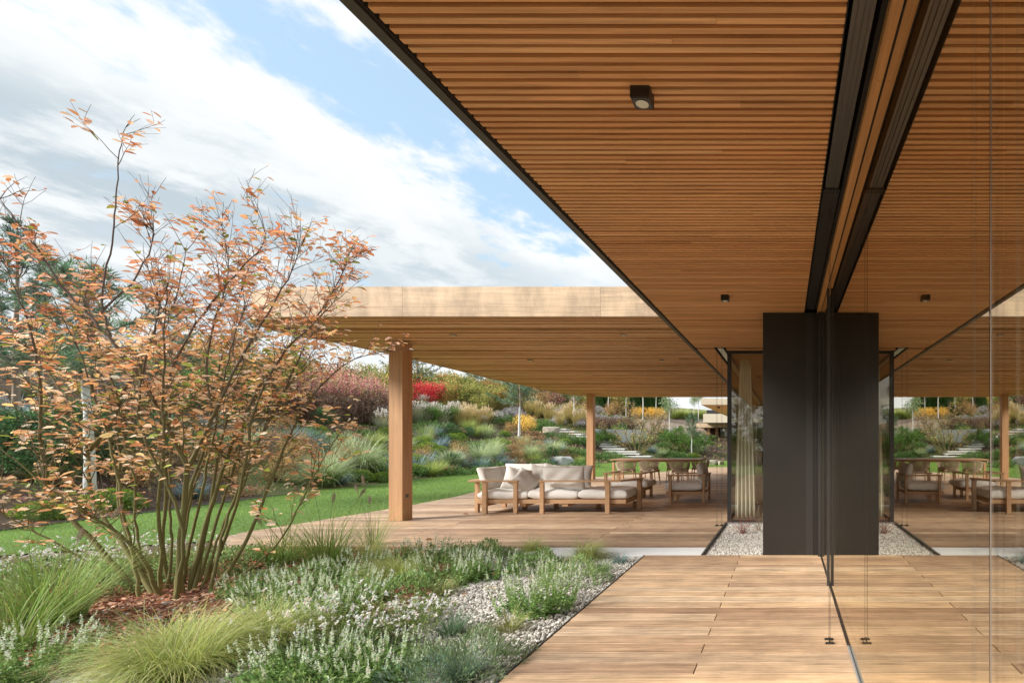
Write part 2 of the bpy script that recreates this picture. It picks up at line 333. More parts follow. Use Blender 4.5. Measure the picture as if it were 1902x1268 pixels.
# lawn: flat sheet from the deck to the planting, with real short blades
def lawn():
    pts = [(-11.2, -45), (-11.2, 5), (-11.5, 8.3), (-12.4, 12.8), (-12.6, 17), (-13.2, 22), (-12.8, 28), (-11, 31.5), (-8, 34.2), (-4, 35.5), (-2.0, 33), (-1.2, 26), (-3.4, 25.6),
           (-5, 21.8), (-6.6, 18.6), (-7.0, 17.5), (-7.0, 8), (-7.1, 6.9), (-7.9, 6.5), (-8.9, 5.85), (-9.2, 3), (-9.2, -45)]
    g = Geo(); n = len(pts); v = [(x, y, -.03) for x, y in pts]; g.add(v, [[list(range(n))]])
    o = g.build('lawn', 'soil')
    m = bpy.data.materials.new('lawn_base'); MAT['lawn_base'] = m; m.use_nodes = True; nt = m.node_tree; p = nt.nodes['Principled BSDF']
    tx = nt.nodes.new('ShaderNodeTexNoise'); tx.inputs['Scale'].default_value = 30; tx.inputs['Detail'].default_value = 8; tc = nt.nodes.new('ShaderNodeTexCoord')
    nt.links.new(tc.outputs['Object'], tx.inputs[0]); r = nt.nodes.new('ShaderNodeValToRGB'); r.color_ramp.elements[0].color = (.05, .11, .018, 1); r.color_ramp.elements[1].color = (.13, .26, .045, 1)
    r.color_ramp.elements[0].position = .3; r.color_ramp.elements[1].position = .7
    nt.links.new(tx.outputs['Fac'], r.inputs[0]); nt.links.new(r.outputs[0], p.inputs['Base Color']); p.inputs['Roughness'].default_value = .9
    o.data.materials.clear(); o.data.materials.append(m); struct(o)
    # blades, denser near the camera
    N = 300000; u = RNG.random(N); Y = 5.7*(36/5.7)**u; X = -14+RNG.random(N)*13
    X = np.where(RNG.random(N) < .0, X, X); S = sdist(X, Y); dl = np.interp(Y, [5.8, 6.5, 7.2, 8, 10, 11.9, 13.3, 16, 18, 18.75, 22, 26, 35], [-8.9, -7.9, -7.55, -7.5, -7.45, -7.6, -7.9, -7.8, -7.3, -6.8, -5.2, -3.0, -2])
    ok = (S < -.02) & (X < dl-.01) & (Y > 5.85); X = X[ok]; Y = Y[ok]; n = len(X)
    a = RNG.random(n)*6.28; hgt = .018+.020*RNG.random(n); w = .0023*(Y/7)**.9
    lean = RNG.normal(0, .012, (n, 2)); base = np.stack([X, Y, np.full(n, -.032)], 1); dx = np.stack([np.cos(a), np.sin(a), 0*a], 1)*w[:, None]
    tip = base+np.stack([lean[:, 0], lean[:, 1], hgt], 1); V = np.stack([base-dx, base+dx, tip], 1).reshape(-1, 3)
    f = np.arange(3*n).reshape(-1, 3); pt = sn(X[::1][:n], Y[:n], .5, 4)
    c = np.array((.21, .31, .060))*(1+.35*pt[:, None])*(.8+.45*RNG.random((n, 1))); c = np.repeat(c, 3, 0)
    g = Geo(); g.add(V, [f], c); struct(tag(g.build('lawn_grass', 'foliage'), 'short mown green grass of the lawn', 'grass'), 'stuff')
lawn()

# ------------------------------------------------------------------ decks
def boards(name, y0, y1, pitch, left, right, mat, joints, z=0., thick=.028):
    g = Geo(); k = 0; y = y0
    while y < y1-1e-4:
        yy = min(y+pitch-.006, y1); ym = (y+yy)/2; a = left(ym); b = right(ym)
        cuts = [a]+[j for j in sorted(joints(k)) if a+.05 < j < b-.05]+[b]
        for c0, c1 in zip(cuts[:-1], cuts[1:]):
            dz = random.uniform(-.0008, .0008); x0 = c0+(.0025 if c0 != a else 0); x1 = c1-(.0025 if c1 != b else 0); e = .0025
            v = [(x0, y, z-thick+dz), (x1, y, z-thick+dz), (x1, yy, z-thick+dz), (x0, yy, z-thick+dz), (x0, y, z-e+dz), (x1, y, z-e+dz), (x1, yy, z-e+dz), (x0, yy, z-e+dz),
                 (x0+e, y+e, z+dz), (x1-e, y+e, z+dz), (x1-e, yy-e, z+dz), (x0+e, yy-e, z+dz)]
            g.add(v, [[(4, 5, 9, 8), (5, 6, 10, 9), (6, 7, 11, 10), (7, 4, 8, 11), (8, 9, 10, 11), (0, 1, 5, 4), (1, 2, 6, 5), (2, 3, 7, 6), (3, 0, 4, 7), (3, 2, 1, 0)]])
        y += pitch; k += 1
    return g.build(name, mat)
walk_left = lambda y: float(np.interp(y, [2.7, 5.74], [-1.50, -1.56]))
struct(boards('walkway_deck', 5.74-.14*70, 5.734, .14, walk_left, lambda y: .3775, 'deck_wood', lambda k: [-.505+.004*random.random()] if k % 2 else []))
def tj(k):
    r = random.Random(k*77+5); o = [-2.45, -5.1][k % 2]+r.choice((0, 0, .0, .12)); return [o+i*2.62*1.0 for i in (-2, -1, 0, 1)] if r.random() > .15 else [o]
struct(boards('terrace_deck', 6.25, 26., .14, deck_left, lambda y: -.952 if y < 8.12 else -.93, 'deck_wood', tj))
g = Geo(); g.box(-1.5, .37, -4.2, 5.72, -.2, -.032); g.box(-6.3, -.93, 6.4, 8.3, -.2, -.032); g.box(-7.0, -.94, 8.3, 18.0, -.2, -.032); g.box(-4., -.94, 18, 25, -.2, -.032)
o = g.build('deck_base', 'soil'); struct(o)
# timber edge round the terrace, metal strip along the walkway
g = Geo()
ys = np.concatenate([np.linspace(6.25, 7.2, 12), np.linspace(7.6, 26, 30)]); L0 = [(-.93, 6.245)]+[(-6.3, 6.245)]+[(deck_left(y)-.004, y) for y in ys]
for (x0, y0), (x1, y1) in zip(L0[:-1], L0[1:]):
    d = np.array((x1-x0, y1-y0)); ln = np.linalg.norm(d); d /= ln; nrm = np.array((-d[1], d[0])); c = np.array(((x0+x1)/2, (y0+y1)/2))-nrm*.012
    g.obox((c[0], c[1], -.075), (d[0]*(ln/2+.002), d[1]*(ln/2+.002), 0), (nrm[0]*.011, nrm[1]*.011, 0), (0, 0, .072))
struct(g.build('terrace_edge', 'planter_wood'))
g = Geo(); g.obox(((-1.50-1.56)/2-.012, 4.22, -.035), (-.03, 1.52, 0), (.004, 0, 0), (0, 0, .036)); g.obox((-1.45, 0., -.035), (-.05, 2.7, 0), (.004, 0, 0), (0, 0, .036)); struct(g.build('walkway_edge_strip', 'gutter_metal'))
g = Geo(); g.box(-3.0, -.95, 5.79, 6.215, -.2, -.012); struct(g.build('concrete_strip', 'white_concrete', bevel=.004))
g = Geo(); g.box(-.948, -.93, 5.76, 8.1, -.12, .002); struct(g.build('bed_edge_strip', 'dark_metal'))
print('decks')

# ------------------------------------------------------------------ gravel and bark mulch
_t = (1+5**.5)/2
ICO_V = np.array([(-1, _t, 0), (1, _t, 0), (-1, -_t, 0), (1, -_t, 0), (0, -1, _t), (0, 1, _t), (0, -1, -_t), (0, 1, -_t), (_t, 0, -1), (_t, 0, 1), (-_t, 0, -1), (-_t, 0, 1)])/math.sqrt(1+_t*_t)
ICO_F = np.array([(0, 11, 5), (0, 5, 1), (0, 1, 7), (0, 7, 10), (0, 10, 11), (1, 5, 9), (5, 11, 4), (11, 10, 2), (10, 7, 6), (7, 1, 8), (3, 9, 4), (3, 4, 2), (3, 2, 6), (3, 6, 8), (3, 8, 9), (4, 9, 5), (2, 4, 11), (6, 2, 10), (8, 6, 7), (9, 8, 1)])
def rand_rot(n):
    q = RNG.normal(size=(n, 4)); q /= np.linalg.norm(q, axis=1)[:, None]; w, x, y, z = q.T
    return np.stack([np.stack([1-2*(y*y+z*z), 2*(x*y-z*w), 2*(x*z+y*w)], -1), np.stack([2*(x*y+z*w), 1-2*(x*x+z*z), 2*(y*z-x*w)], -1), np.stack([2*(x*z-y*w), 2*(y*z+x*w), 1-2*(x*x+y*y)], -1)], 1)
def stones(name, X, Y, z, size, cols, label, cat):
    n = len(X); sc3 = size*RNG.uniform(.55, 1.25, (n, 1, 1))*RNG.uniform(.65, 1.1, (n, 1, 3)); jit = 1+RNG.normal(0, .10, (n, 12, 1))
    V = ICO_V[None]*jit*sc3; V = np.einsum('nij,nkj->nki', rand_rot(n), V); V[:, :, 2] *= .75
    V += np.stack([X, Y, z+RNG.uniform(-.004, .008, n)], -1)[:, None]
    f = (np.arange(n)[:, None, None]*12+ICO_F[None]).reshape(-1, 3)
    c = np.asarray(cols)[RNG.integers(0, len(cols), n)]; g = Geo(); g.add(V.reshape(-1, 3), [f], np.repeat(c, 12, 0))
    return struct(tag(g.build(name, 'pebble'), label, cat), 'stuff')
PEB = [(.52, .49, .44), (.41, .385, .345), (.60, .57, .52), (.31, .29, .26), (.47, .42, .36), (.56, .535, .49)]
def gravel():
    n = 46000; Y = 2.3+RNG.random(n)**.8*3.95; X = -5.3+RNG.random(n)*3.85; lim = np.interp(Y, [2.3, 5.74, 5.75, 6.3], [-1.515, -1.575, -1.0, -1.0])
    inl = ~((Y > 5.77) & (X > -3.0)); ok = (X < lim-.01) & inl; stones('gravel', X[ok], Y[ok], GZ+.012, .0155, PEB, 'pale grey and beige gravel of the front bed', 'gravel')
    n = 21000; X = -.925+RNG.random(n)*1.3; Y = 5.76+RNG.random(n)*2.4; ok = ~((X > -.27) & (Y < 6.1))
    stones('fine_gravel', X[ok], Y[ok], -.035, .0125, [tuple(min(1, c*1.2) for c in p) for p in PEB], 'fine whitish gravel between the black panel and the corner glazing', 'gravel')
    g = Geo(); g.box(-.93, .39, 5.745, 8.15, -.16, -.04); struct(g.build('bed_base', 'soil'))
    g = Geo(); g.add([(-5.4, 2.1, GZ+.004), (-1.52, 2.1, GZ+.004), (-1.58, 5.74, GZ+.004), (-3.0, 6.2, GZ+.004), (-5.4, 6.2, GZ+.004)], [[(0, 1, 2, 3, 4)]], (.36, .33, .29)); struct(g.build('gravel_base', 'ground_mix'))
    n = 26000; a = RNG.random(n)*6.28; r = np.sqrt(RNG.random(n)); X = -5.3+r*np.cos(a)*2.4; Y = 4.4+r*np.sin(a)*1.9
    L = RNG.uniform(.012, .03, n); W = L*RNG.uniform(.25, .5, n); T = RNG.uniform(.002, .005, n); Bx = np.array([(i, j, k) for k in (-1, 1) for j in (-1, 1) for i in (-1, 1)], float)
    V = Bx[None]*np.stack([L, W, T], -1)[:, None]; th = RNG.random(n)*6.28; tl = RNG.normal(0, .3, n); tr = RNG.normal(0, .3, n)
    V = np.stack([V[..., 0], V[..., 1], V[..., 2]+V[..., 0]*np.tan(tl)[:, None]+V[..., 1]*np.tan(tr)[:, None]], -1)
    c, s = np.cos(th)[:, None], np.sin(th)[:, None]; V = np.stack([V[..., 0]*c-V[..., 1]*s, V[..., 0]*s+V[..., 1]*c, V[..., 2]], -1)
    V += np.stack([X, Y, GZ+.014+RNG.random(n)*.018], -1)[:, None]; fq = np.array([(0, 2, 3, 1), (4, 5, 7, 6), (0, 1, 5, 4), (2, 6, 7, 3), (0, 4, 6, 2), (1, 3, 7, 5)])
    f = (np.arange(n)[:, None, None]*8+fq[None]).reshape(-1, 4); pal = np.array([(.33, .13, .075), (.26, .10, .06), (.42, .20, .12), (.20, .085, .055), (.48, .29, .19), (.55, .33, .22)])
    g = Geo(); g.add(V.reshape(-1, 3), [f], np.repeat(pal[RNG.integers(0, 6, n)], 8, 0)); struct(tag(g.build('bark_mulch', 'pebble'), 'reddish brown bark mulch round the foot of the autumn shrub', 'mulch'), 'stuff')
gravel()

# ------------------------------------------------------------------ the house: soffit, glazing, panel
HC = 2.69
house = thing('house', 'house with slatted timber soffit and dark framed glazing beside the walkway', 'house')
g = Geo(); y = -4.5; k = 0
while y < 13.6:
    y1 = y+.0255; zt = HC+.042
    segs = [(-1.385+random.uniform(-.002, .002), .2017)]
    if 7.86 < y < 7.99: y += .0447; k += 1; continue
    if y >= 7.99: segs = [(-1.385, -1.10), (-.93, .2017)]
    for a, b in segs:
        if k % 2 == 0 and b-a > 1: m_ = a+.45+.9*random.Random(k).random(); parts = [(a, m_-.0005), (m_+.0005, b)] if random.Random(k*3).random() < .4 else [(a, b)]
        else: parts = [(a, b)]
        for c, d in parts: dz = random.uniform(0, .0035); g.box(c, d, y, y1, HC+dz, zt+dz)
    y += .0447; k += 1
g.build('ceiling_slats', 'soffit_wood', house)
g = Geo(); g.box(-1.405, .195, -4.6, 20, HC+.050, HC+.055); g.build('ceiling_backing', 'void_black', house)
g = Geo(); g.box(-1.45, 9, -5, 20, HC+.2, HC+.62); g.build('roof', 'gutter_metal', house)
g = Geo(); g.box(-1.454, -1.408, -5, 20, HC-.004, HC+.62); g.box(-1.408, -1.404, -5, 20, HC+.012, HC+.05); g.build('roof_edge_trim', 'gutter_metal', house)
# blind box along the glazing
g = Geo(); g.box(.2017, .206, -4.6, 5.72, HC-.002, HC+.16); g.box(.206, .342, -4.6, 5.72, HC+.15, HC+.16); g.box(.322, .342, -4.6, 5.72, HC+.03, HC+.15); g.build('blind_slot', 'void_black', house)
g = Geo(); g.box(.222, .300, -4.6, 2.98, HC+.012, HC+.09); g.box(.238, .242, -4.6, 2.98, HC+.006, HC+.012); g.box(.262, .266, -4.6, 2.98, HC+.006, HC+.012); g.box(.282, .286, -4.6, 2.98, HC+.006, HC+.012)
g.build('blind_rail', 'track_metal', house, bevel=.002)
g = Geo(); g.box(.214, .312, 3.0, 5.71, HC+.02, HC+.09); g.build('blind_cover', 'dark_metal', house, bevel=.002)
g = Geo(); g.box(.216, .310, 2.955, 3.0, HC+.004, HC+.04); g.build('blind_joint', 'void_black', house)
g = Geo(); g.box(.3425, .3825, -4.6, 5.73, HC-.012, HC+.06); g.build('ceiling_beam', 'beam_wood', house)
for yy in np.arange(.4, 5.6, .55): g = Geo(); g.tube([(.366, yy, HC-.0125), (.366, yy, HC-.0145)], .006, 10); g.build('screw', 'beam_wood', house)
g = Geo(); g.box(-.257, .3865, 5.742, 6.10, -.04, HC-.002); pan = g.build('wall_panel', 'black_metal', house, bevel=.002)
g = Geo(); g.box(.222, .3, 5.7375, 5.7415, .002, HC-.004); g.build('blind_channel', 'dark_metal', pan)
# big sliding glazing: one fixed pane beside the panel, then leaves
def pane(name, y0, y1, x=.387, z0=.012, z1=HC-.013, parent=house):
    g = Geo(); g.add([(x, y0, z0), (x, y1, z0), (x, y1, z1), (x, y0, z1)], [[(0, 1, 2, 3)]]); return g.build(name, 'coated_glass', parent)
w = pane('window', 4.52, 5.742, .3855); g = Geo(); g.box(.358, .380, 4.50, 4.548, .0, HC-.10); g.box(.352, .384, 5.66, 5.736, .0, HC-.013); g.box(.3875, .40, 4.50, 5.736, .0, HC); g.build('frame', 'dark_metal', w)
g = Geo(); g.box(.3785, .3845, 3.16, 5.70, .001, .008); g.build('floor_track', 'dark_metal', w)
for a, b in ((.985, 4.518), (-3.4, .975)):
    w = pane('window', a, b); pane('inner_pane', a, b, .413, .012, HC-.013, w); g = Geo()
    g = Geo(); g.box(.3862, .392, b+.001, b+.0030, .012, HC-.013); g.build('frame', 'coping_metal', w)
g = Geo(); g.box(.3895, .391, 1.06, 1.075, .012, HC-.013); g.box(.3895, .391, 1.085, 1.088, .012, HC-.013); g.build('seal', 'track_metal', w)
g = Geo(); g.box(.373, .3845, -4, 3.15, .0015, .0145); g.box(.3895, .412, -4, 3.15, .0015, .0145); g.build('floor_rail', 'light_metal', house, bevel=.001)
# corner glazing behind the panel
w = pane('window', 8.16, 20, -.917, .02, HC-.05)
g = Geo(); g.box(-.925, -.91, 19.9, 20, 0, HC); g.box(-.93, -.905, 8.2, 20, 0, .02); g.box(-.93, -.905, 8.2, 20, HC-.05, HC+.04); g.build('frame', 'dark_metal', w)
g = Geo(); g.add([(-.86, 8.16, .03), (.39, 8.16, .03), (.39, 8.16, HC-.04), (-.86, 8.16, HC-.04)], [[(0, 1, 2, 3)]]); w = g.build('window', 'coated_glass', house)
g = Geo(); g.box(-.925, -.862, 8.13, 8.20, -.02, HC+.03); g.box(-.86, .39, 8.14, 8.19, HC-.042, HC+.03); g.box(-.86, .39, 8.145, 8.18, 0, .03); g.build('frame', 'dark_metal', w)
g = Geo(); g.box(-.93, .39, 8.05, 8.128, -.06, -.004); g.build('sill', 'light_metal', w)
g = Geo(); g.box(-1.10, -1.085, 7.86, 20, HC-.003, HC+.12); g.box(-1.085, -.945, 7.86, 20, HC+.10, HC+.12); g.box(-.945, -.93, 7.99, 20, HC, HC+.1); g.box(-1.085, .2, 7.86, 7.99, HC+.07, HC+.10); g.build('blind_slot', 'void_black', house)
g = Geo(); g.box(-1.06, -.975, 7.99, 20, HC+.01, HC+.06); g.build('blind_rail', 'light_metal', house)
# rooms
g = Geo(); g.box(.394, 9, -5, 8.1, -.1, -.004); g.box(-.90, 9, 8.2, 20, -.1, -.004); g.build('room_floor', 'planter_wood', house)
g = Geo(); g.box(6.2, 6.4, -5, 20, 0, 3.1); g.box(.40, 6.2, -5.0, -4.8, 0, 3.1); g.box(-.9, 6.2, 19.6, 19.8, 0, 3.1); g.box(.395, 6.2, 5.9, 6.06, 0, 3.1); g.box(3.2, 3.4, 8.2, 19.6, 0, 3.1); g.build('room_wall', 'interior_dark', house)
g = Geo(); g.box(.43, 6.2, -4.8, 5.9, HC, HC+.1); g.box(-.9, 6.2, 8.21, 19.6, HC, HC+.1); g.build('room_ceiling', 'beam_wood', house)
g = Geo(); g.box(.3828, .3864, -4.6, 5.73, HC-.0145, HC+.05); g.build('gasket', 'void_black', house)
g = Geo(); g.box(.3925, .43, -4.8, 5.73, HC-.010, HC+.1); g.build('glazing_head', 'beam_wood', house)
g = Geo(); g.box(-.9, 9, 6.06, 8.12, HC+.06, HC+.16); g.build('roof_filler', 'void_black', house)

def curtain(name, label, x0, x1, y, z0, z1, taper, folds=7):
    nx, nz = folds*8+1, 16; u = np.linspace(0, 1, nx)[None]; v = np.linspace(0, 1, nz)[:, None]; wd = (1-taper*v**1.5); mid = (x0+x1)/2
    X = mid+(u-.5)*(x1-x0)*wd+0*v; Y = y+.020*np.sin(u*folds*6.283+.6*np.sin(v*3))*(1-.4*v)+0*u; Z = z0+(z1-z0)*v+0*u
    i = np.arange(nx-1)[None]; j = np.arange(nz-1)[:, None]*nx; q = np.stack([i+j, i+j+1, i+j+nx+1, i+j+nx], -1).reshape(-1, 4)
    g = Geo(); g.add(np.stack([X, Y, Z], -1).reshape(-1, 3), [q]); o = g.build(name, 'curtain_cloth', smooth=True); m = o.modifiers.new('s', 'SOLIDIFY'); m.thickness = .004
    return tag(o, label, 'curtain')
curtain('curtain', 'long cream curtain gathered behind the corner glazing', -.84, -.50, 8.55, .01, 2.62, .5, 5)
curtain('curtain', 'pale curtain drawn back inside the far end of the corner glazing', -.80, -.2, 18.6, .01, 2.62, .1, 8)

def guide(x, y, label, top=HC+.02):
    t = thing('blind_guide', label, 'cable', (x, y, 0), 0, None)
    g = Geo(); g.tube([(-.004, 0, .02), (-.004, 0, top)], .0016, 5); g.tube([(.006, .03, .02), (.006, .03, top)], .0013, 5); g.build('cable', 'dark_metal', t)
    g = Geo(); g.box(-.028, .028, -.018, -.002, 0, .009); g.box(-.028, .028, .05, .066, 0, .009); g.box(-.004, .004, -.006, .06, .009, .016); g.tube([(0, .0, .01), (0, .0, .035)], .005, 8); g.build('foot', 'black_metal', t)
guide(.272, 3.22, 'steel blind guide cable with black foot plates beside the big glazing')
guide(-1.035, 7.72, 'blind guide cable standing farther from the corner glazing frame')
guide(-.965, 7.74, 'blind guide cable standing close to the corner glazing frame')

def lamp(x, y, label):
    t = thing('ceiling_light', label, 'ceiling light', (x, y, HC), 0)
    g = Geo(); g.box(-.0395, .0395, -.0395, .0395, -.046, .03); b = g.build('housing', 'black_metal', t, bevel=.0015)
    g = Geo(); g.box(-.036, .036, -.036, .036, -.0485, -.0462); g.build('face_plate', 'gutter_metal', t)
    g = Geo(); a = np.linspace(0, 6.283, 33)[:-1]; g.tube([(0, 0, -.0486), (0, 0, -.0505)], .029, 32); g.build('bezel', 'black_metal', t)
    g = Geo(); rr = [(.0265, -.0507), (.022, -.0525), (.012, -.0545), (.001, -.055)]; V = []; 
    for r_, z_ in rr: V += [(r_*math.cos(q), r_*math.sin(q), z_) for q in a]
    n = 32; i = np.arange(3)[:, None]*n; j = np.arange(n)[None]; g.add(V, [np.stack([i+j, i+(j+1) % n, i+n+(j+1) % n, i+n+j], -1).reshape(-1, 4)]); g.build('lens', 'lamp_lens', t, smooth=True)
    for sx in (-1, 1):
        for sy in (-1, 1): g = Geo(); g.tube([(sx*.031, sy*.031, -.0484), (sx*.031, sy*.031, -.0496)], .0028, 8); g.build('screw', 'void_black', t)
lamp(-.592, 2.128, 'black cube spotlight on the slatted soffit nearest the viewer')
lamp(-.60, 5.10, 'black cube spotlight on the slatted soffit above the black panel')

# ------------------------------------------------------------------ the pergola roof over the terrace
PC = 2.86
perg = thing('pergola', 'round cornered timber pergola roof on square posts over the terrace', 'pergola')
g = Geo(); y = 6.66; k = 0
while y < 18.3:
    wd = .145; deep = (k % 6 == 5); gap = .045 if deep else .015; rr = random.Random(k+11)
    zz = PC+rr.uniform(0, .020)+(.028 if deep else 0); y1 = y+wd-gap; xl = roof_left(y+.07)+.035+rr.uniform(-.01, .02)
    for s_ in range(2):     # each board has a stepped profile
        ya, yb = (y, y+(y1-y)*.55) if s_ == 0 else (y+(y1-y)*.55, y1); z0 = zz+(.0 if s_ == 0 else .010)
        cuts = [xl]+sorted(c for c in ([-2.3+rr.uniform(-.4, .4), -4.9+rr.uniform(-.3, .3)]) if rr.random() < .6)+[-1.462]
        for a, b in zip(cuts[:-1], cuts[1:]): g.box(a, b-.001, ya, yb, z0, PC+.07)
    y += wd; k += 1
g.build('roof_slats', 'pergola_wood', perg)
ys = list(np.linspace(6.63, 7.5, 14))+list(np.linspace(7.8, 17.8, 26))+[18.0, 18.2, 18.32, 18.4]
OUT = [(-1.46, 6.6), (-3.5, 6.6), (-5.2, 6.6), (-5.8, 6.602), (-6.1, 6.607)]+[(roof_left(y), y) for y in ys]+[(-6.0, 18.42), (-1.46, 18.42)]
def rim(pts, th, z0, z1, inset=0.):
    P = np.array(pts); d = np.gradient(P, axis=0); d /= np.linalg.norm(d, axis=1)[:, None]; nr = np.stack([d[:, 1], -d[:, 0]], 1)
    # outside is to the left of the travel direction here; inner side = -nr
    A = P+nr*(-inset); B = P+nr*(-inset-th); n = len(P)
    V = np.concatenate([np.c_[A, np.full(n, z0)], np.c_[B, np.full(n, z0)], np.c_[B, np.full(n, z1)], np.c_[A, np.full(n, z1)]])
    i = np.arange(n-1); fs = [np.stack([i+a*n, i+1+a*n, i+1+b*n, i+b*n], -1) for a, b in ((0, 1), (1, 2), (2, 3), (3, 0))]
    fs += [np.array([[0, 3*n, 2*n, n]]), np.array([[n-1, 2*n-1, 3*n-1, 4*n-1]])]
    return V, fs
OUT2 = []
for (xa, ya), (xb, yb) in zip(OUT[:-1], OUT[1:]):
    OUT2.append((xa, ya))
OUT2.append(OUT[-1]); SEG = [[(-1.46, 6.6), (-1.9, 6.6), (-2.368, 6.6)], [(-2.371, 6.6), (-3.5, 6.6), (-4.898, 6.6)], [(-4.901, 6.6)]+OUT2[2:22], OUT2[22:36], OUT2[36:]]
SEG[3] = [tuple(np.array(SEG[2][-1])*.999+np.array(SEG[3][0])*.001)]+SEG[3]; SEG[4] = [tuple(np.array(SEG[3][-1])*.999+np.array(SEG[4][0])*.001)]+SEG[4]
g = Geo()
for sg in SEG: g.add(*rim(sg, -.045, PC-.004, PC+.118)); g.add(*rim(sg, -.045, PC+.1205, PC+.375))
g.add(*rim(OUT, -.04, PC+.0, PC+.37, -.003)); fas = g.build('fascia', 'fascia_wood', perg)
g = Geo(); g.add([(x*.995, y+.02*(1 if y < 10 else -1), PC+.30) for x, y in OUT], [[list(range(len(OUT)))]]); ob = g.build('roof_light_blocker', 'gutter_metal', perg)  # dark sheet added above the slats to block light from the sky
g = Geo(); cp = [(-4.0, 6.95, 3.262), (-3.0, 6.97, 3.30), (-1.3, 7.0, 3.372)]; g.tube(cp, .014, 6); g.box(-4.6, -1.5, 7.02, 7.06, 3.0, 3.27); g.build('coping', 'coping_metal', perg)
def post(x0, y0, s=.22):
    g = Geo(); g.box(x0, x0+s, y0, y0+s, .001, PC-.001); return g.build('post', 'post_wood', perg, bevel=.004)
p1 = post(-6.32, 8.22); post(-6.70, 17.35)
g = Geo(); g.box(-6.0995, -6.0955, 8.29, 8.35, .36, .42); so = g.build('socket', 'track_metal', p1); g = Geo(); g.tube([(-6.096, 8.32, .39), (-6.093, 8.32, .39)], .018, 12); g.build('socket_cover', 'dark_metal', p1)
for i, (x, y, lab) in enumerate([(-5.0, 7.76, 'near left'), (-2.44, 7.76, 'near right'), (-5.05, 10.2, 'far left'), (-2.45, 10.2, 'far right')]):
    t = thing('recessed_light', 'small round downlight in the pergola ceiling, %s of the four' % lab, 'ceiling light', (x, y, PC)); g = Geo(); g.tube([(0, 0, .012), (0, 0, -.004)], .05, 20); g.build('rim', 'track_metal', t); g = Geo(); g.tube([(0, 0, -.0042), (0, 0, -.006)], .037, 20); g.build('lens', 'lamp_lens', t)

# ------------------------------------------------------------------ outdoor furniture
def cushion_geo(g, w, d, h, p=4., q=.30, pinch=.05, seed=0, n=18, M=None, wr=.006):
    u = np.sin(np.linspace(-1, 1, n)*math.pi/2); U, V = np.meshgrid(u, u)
    X = w/2*U*(1-pinch*(1-V**2)*np.abs(U)**3); Y = d/2*V*(1-pinch*(1-U**2)*np.abs(V)**3)
    T = (np.clip(1-np.abs(U)**p, 0, 1)*np.clip(1-np.abs(V)**p, 0, 1))**q
    rs = np.random.default_rng(seed); wk = sum(rs.normal()*np.sin(U*a+V*b+c) for a, b, c in rs.uniform(-7, 7, (8, 3)))*wr*T
    top = np.stack([X, Y, h/2*T+wk], -1).reshape(-1, 3); bot = np.stack([X, Y, -h/2*T+wk*.4], -1).reshape(-1, 3)
    i = np.arange(n-1)[None]; j = np.arange(n-1)[:, None]*n; qd = np.stack([i+j, i+j+1, i+j+n+1, i+j+n], -1).reshape(-1, 4)
    Vv = np.concatenate([top, bot])
    if M is not None: Vv = Vv@np.array(M.to_3x3()).T+np.array(M.translation)
    g.add(Vv, [qd, (qd+n*n)[:, ::-1]])
def cushion(name, label, cat, w, d, h, loc, rot=(0, 0, 0), seed=0, group=None, mat='fabric', **k):
    g = Geo(); cushion_geo(g, w, d, h, seed=seed, **k); o = g.build(name, mat, smooth=True, loc=loc); o.rotation_euler = tuple(R(a) for a in rot)
    m = o.modifiers.new('weld', 'WELD'); m.merge_threshold = .0008
    return tag(o, label, cat, group)
def bar(parent, name, x0, x1, y0, y1, z0, z1, mat='teak', bv=.003):
    g = Geo(); g.box(x0, x1, y0, y1, z0, z1); return g.build(name, mat, parent, bevel=bv)
sofa = thing('sofa', 'long low teak garden sofa with flat plank arms on the terrace', 'sofa', (-4.1, 9.5, 0))
SO = np.array((-4.1, 9.5))
def sb(name, x0, x1, y0, y1, z0, z1, mat='teak'): return bar(sofa, name, x0-SO[0], x1-SO[0], y0-SO[1], y1-SO[1], z0, z1, mat)
sb('platform', -5.42, -2.82, 9.10, 10.0, .17, .245)
sb('platform', -5.50, -5.425, 9.18, 9.98, .175, .24)
for x in (-5.4, -4.7, -3.95, -3.2): sb('slat', x, x+.10, 9.12, 9.98, .120, .169)
for x0, x1, y in ((-5.325, -5.245, 9.045), (-4.775, -4.71, 9.045), (-4.315, -4.245, 9.045), (-3.17, -3.09, 9.045)): sb('leg', x0, x1, y, y+.05, .001, .556)
sb('leg', -5.56, -5.505, 9.23, 9.30, .001, .556); sb('leg', -2.79, -2.715, 9.66, 9.73, .001, .556); sb('leg', -5.50, -5.42, 9.985, 10.04, .001, .556)
for x, y in ((-5.0, 9.8), (-4.45, 9.9), (-3.6, 9.8), (-2.95, 9.95)): sb('leg', x, x+.07, y, y+.07, .001, .119)
def plank(root, pts, name='armrest', z=.557, th=.028, mat='teak'):
    g = Geo(); n = len(pts); v = [(x, y, z) for x, y in pts]+[(x, y, z+th) for x, y in pts]
    g.add(v, [[list(range(n))[::-1]], [list(range(n, 2*n))]]+[[(i, (i+1) % n, (i+1) % n+n, i+n)] for i in range(n)]); return g.build(name, mat, root, bevel=.003)
def sp(*pts): return plank(sofa, [(x-SO[0], y-SO[1]) for x, y in pts])
sp((-5.56, 9.03), (-4.70, 9.03), (-4.70, 9.11), (-5.47, 9.11), (-5.47, 10.04), (-5.62, 10.04), (-5.62, 9.25))
sp((-4.33, 9.03), (-2.88, 9.03), (-2.68, 9.60), (-2.68, 9.74), (-2.79, 9.74), (-2.93, 9.12), (-4.33, 9.12))
GC = None
cushion('seat_cushion', 'off white seat cushion at the left end of the teak sofa', 'cushion', .88, .92, .17, (-4.985, 9.54, .325), seed=1, p=7, q=.22, pinch=.02)
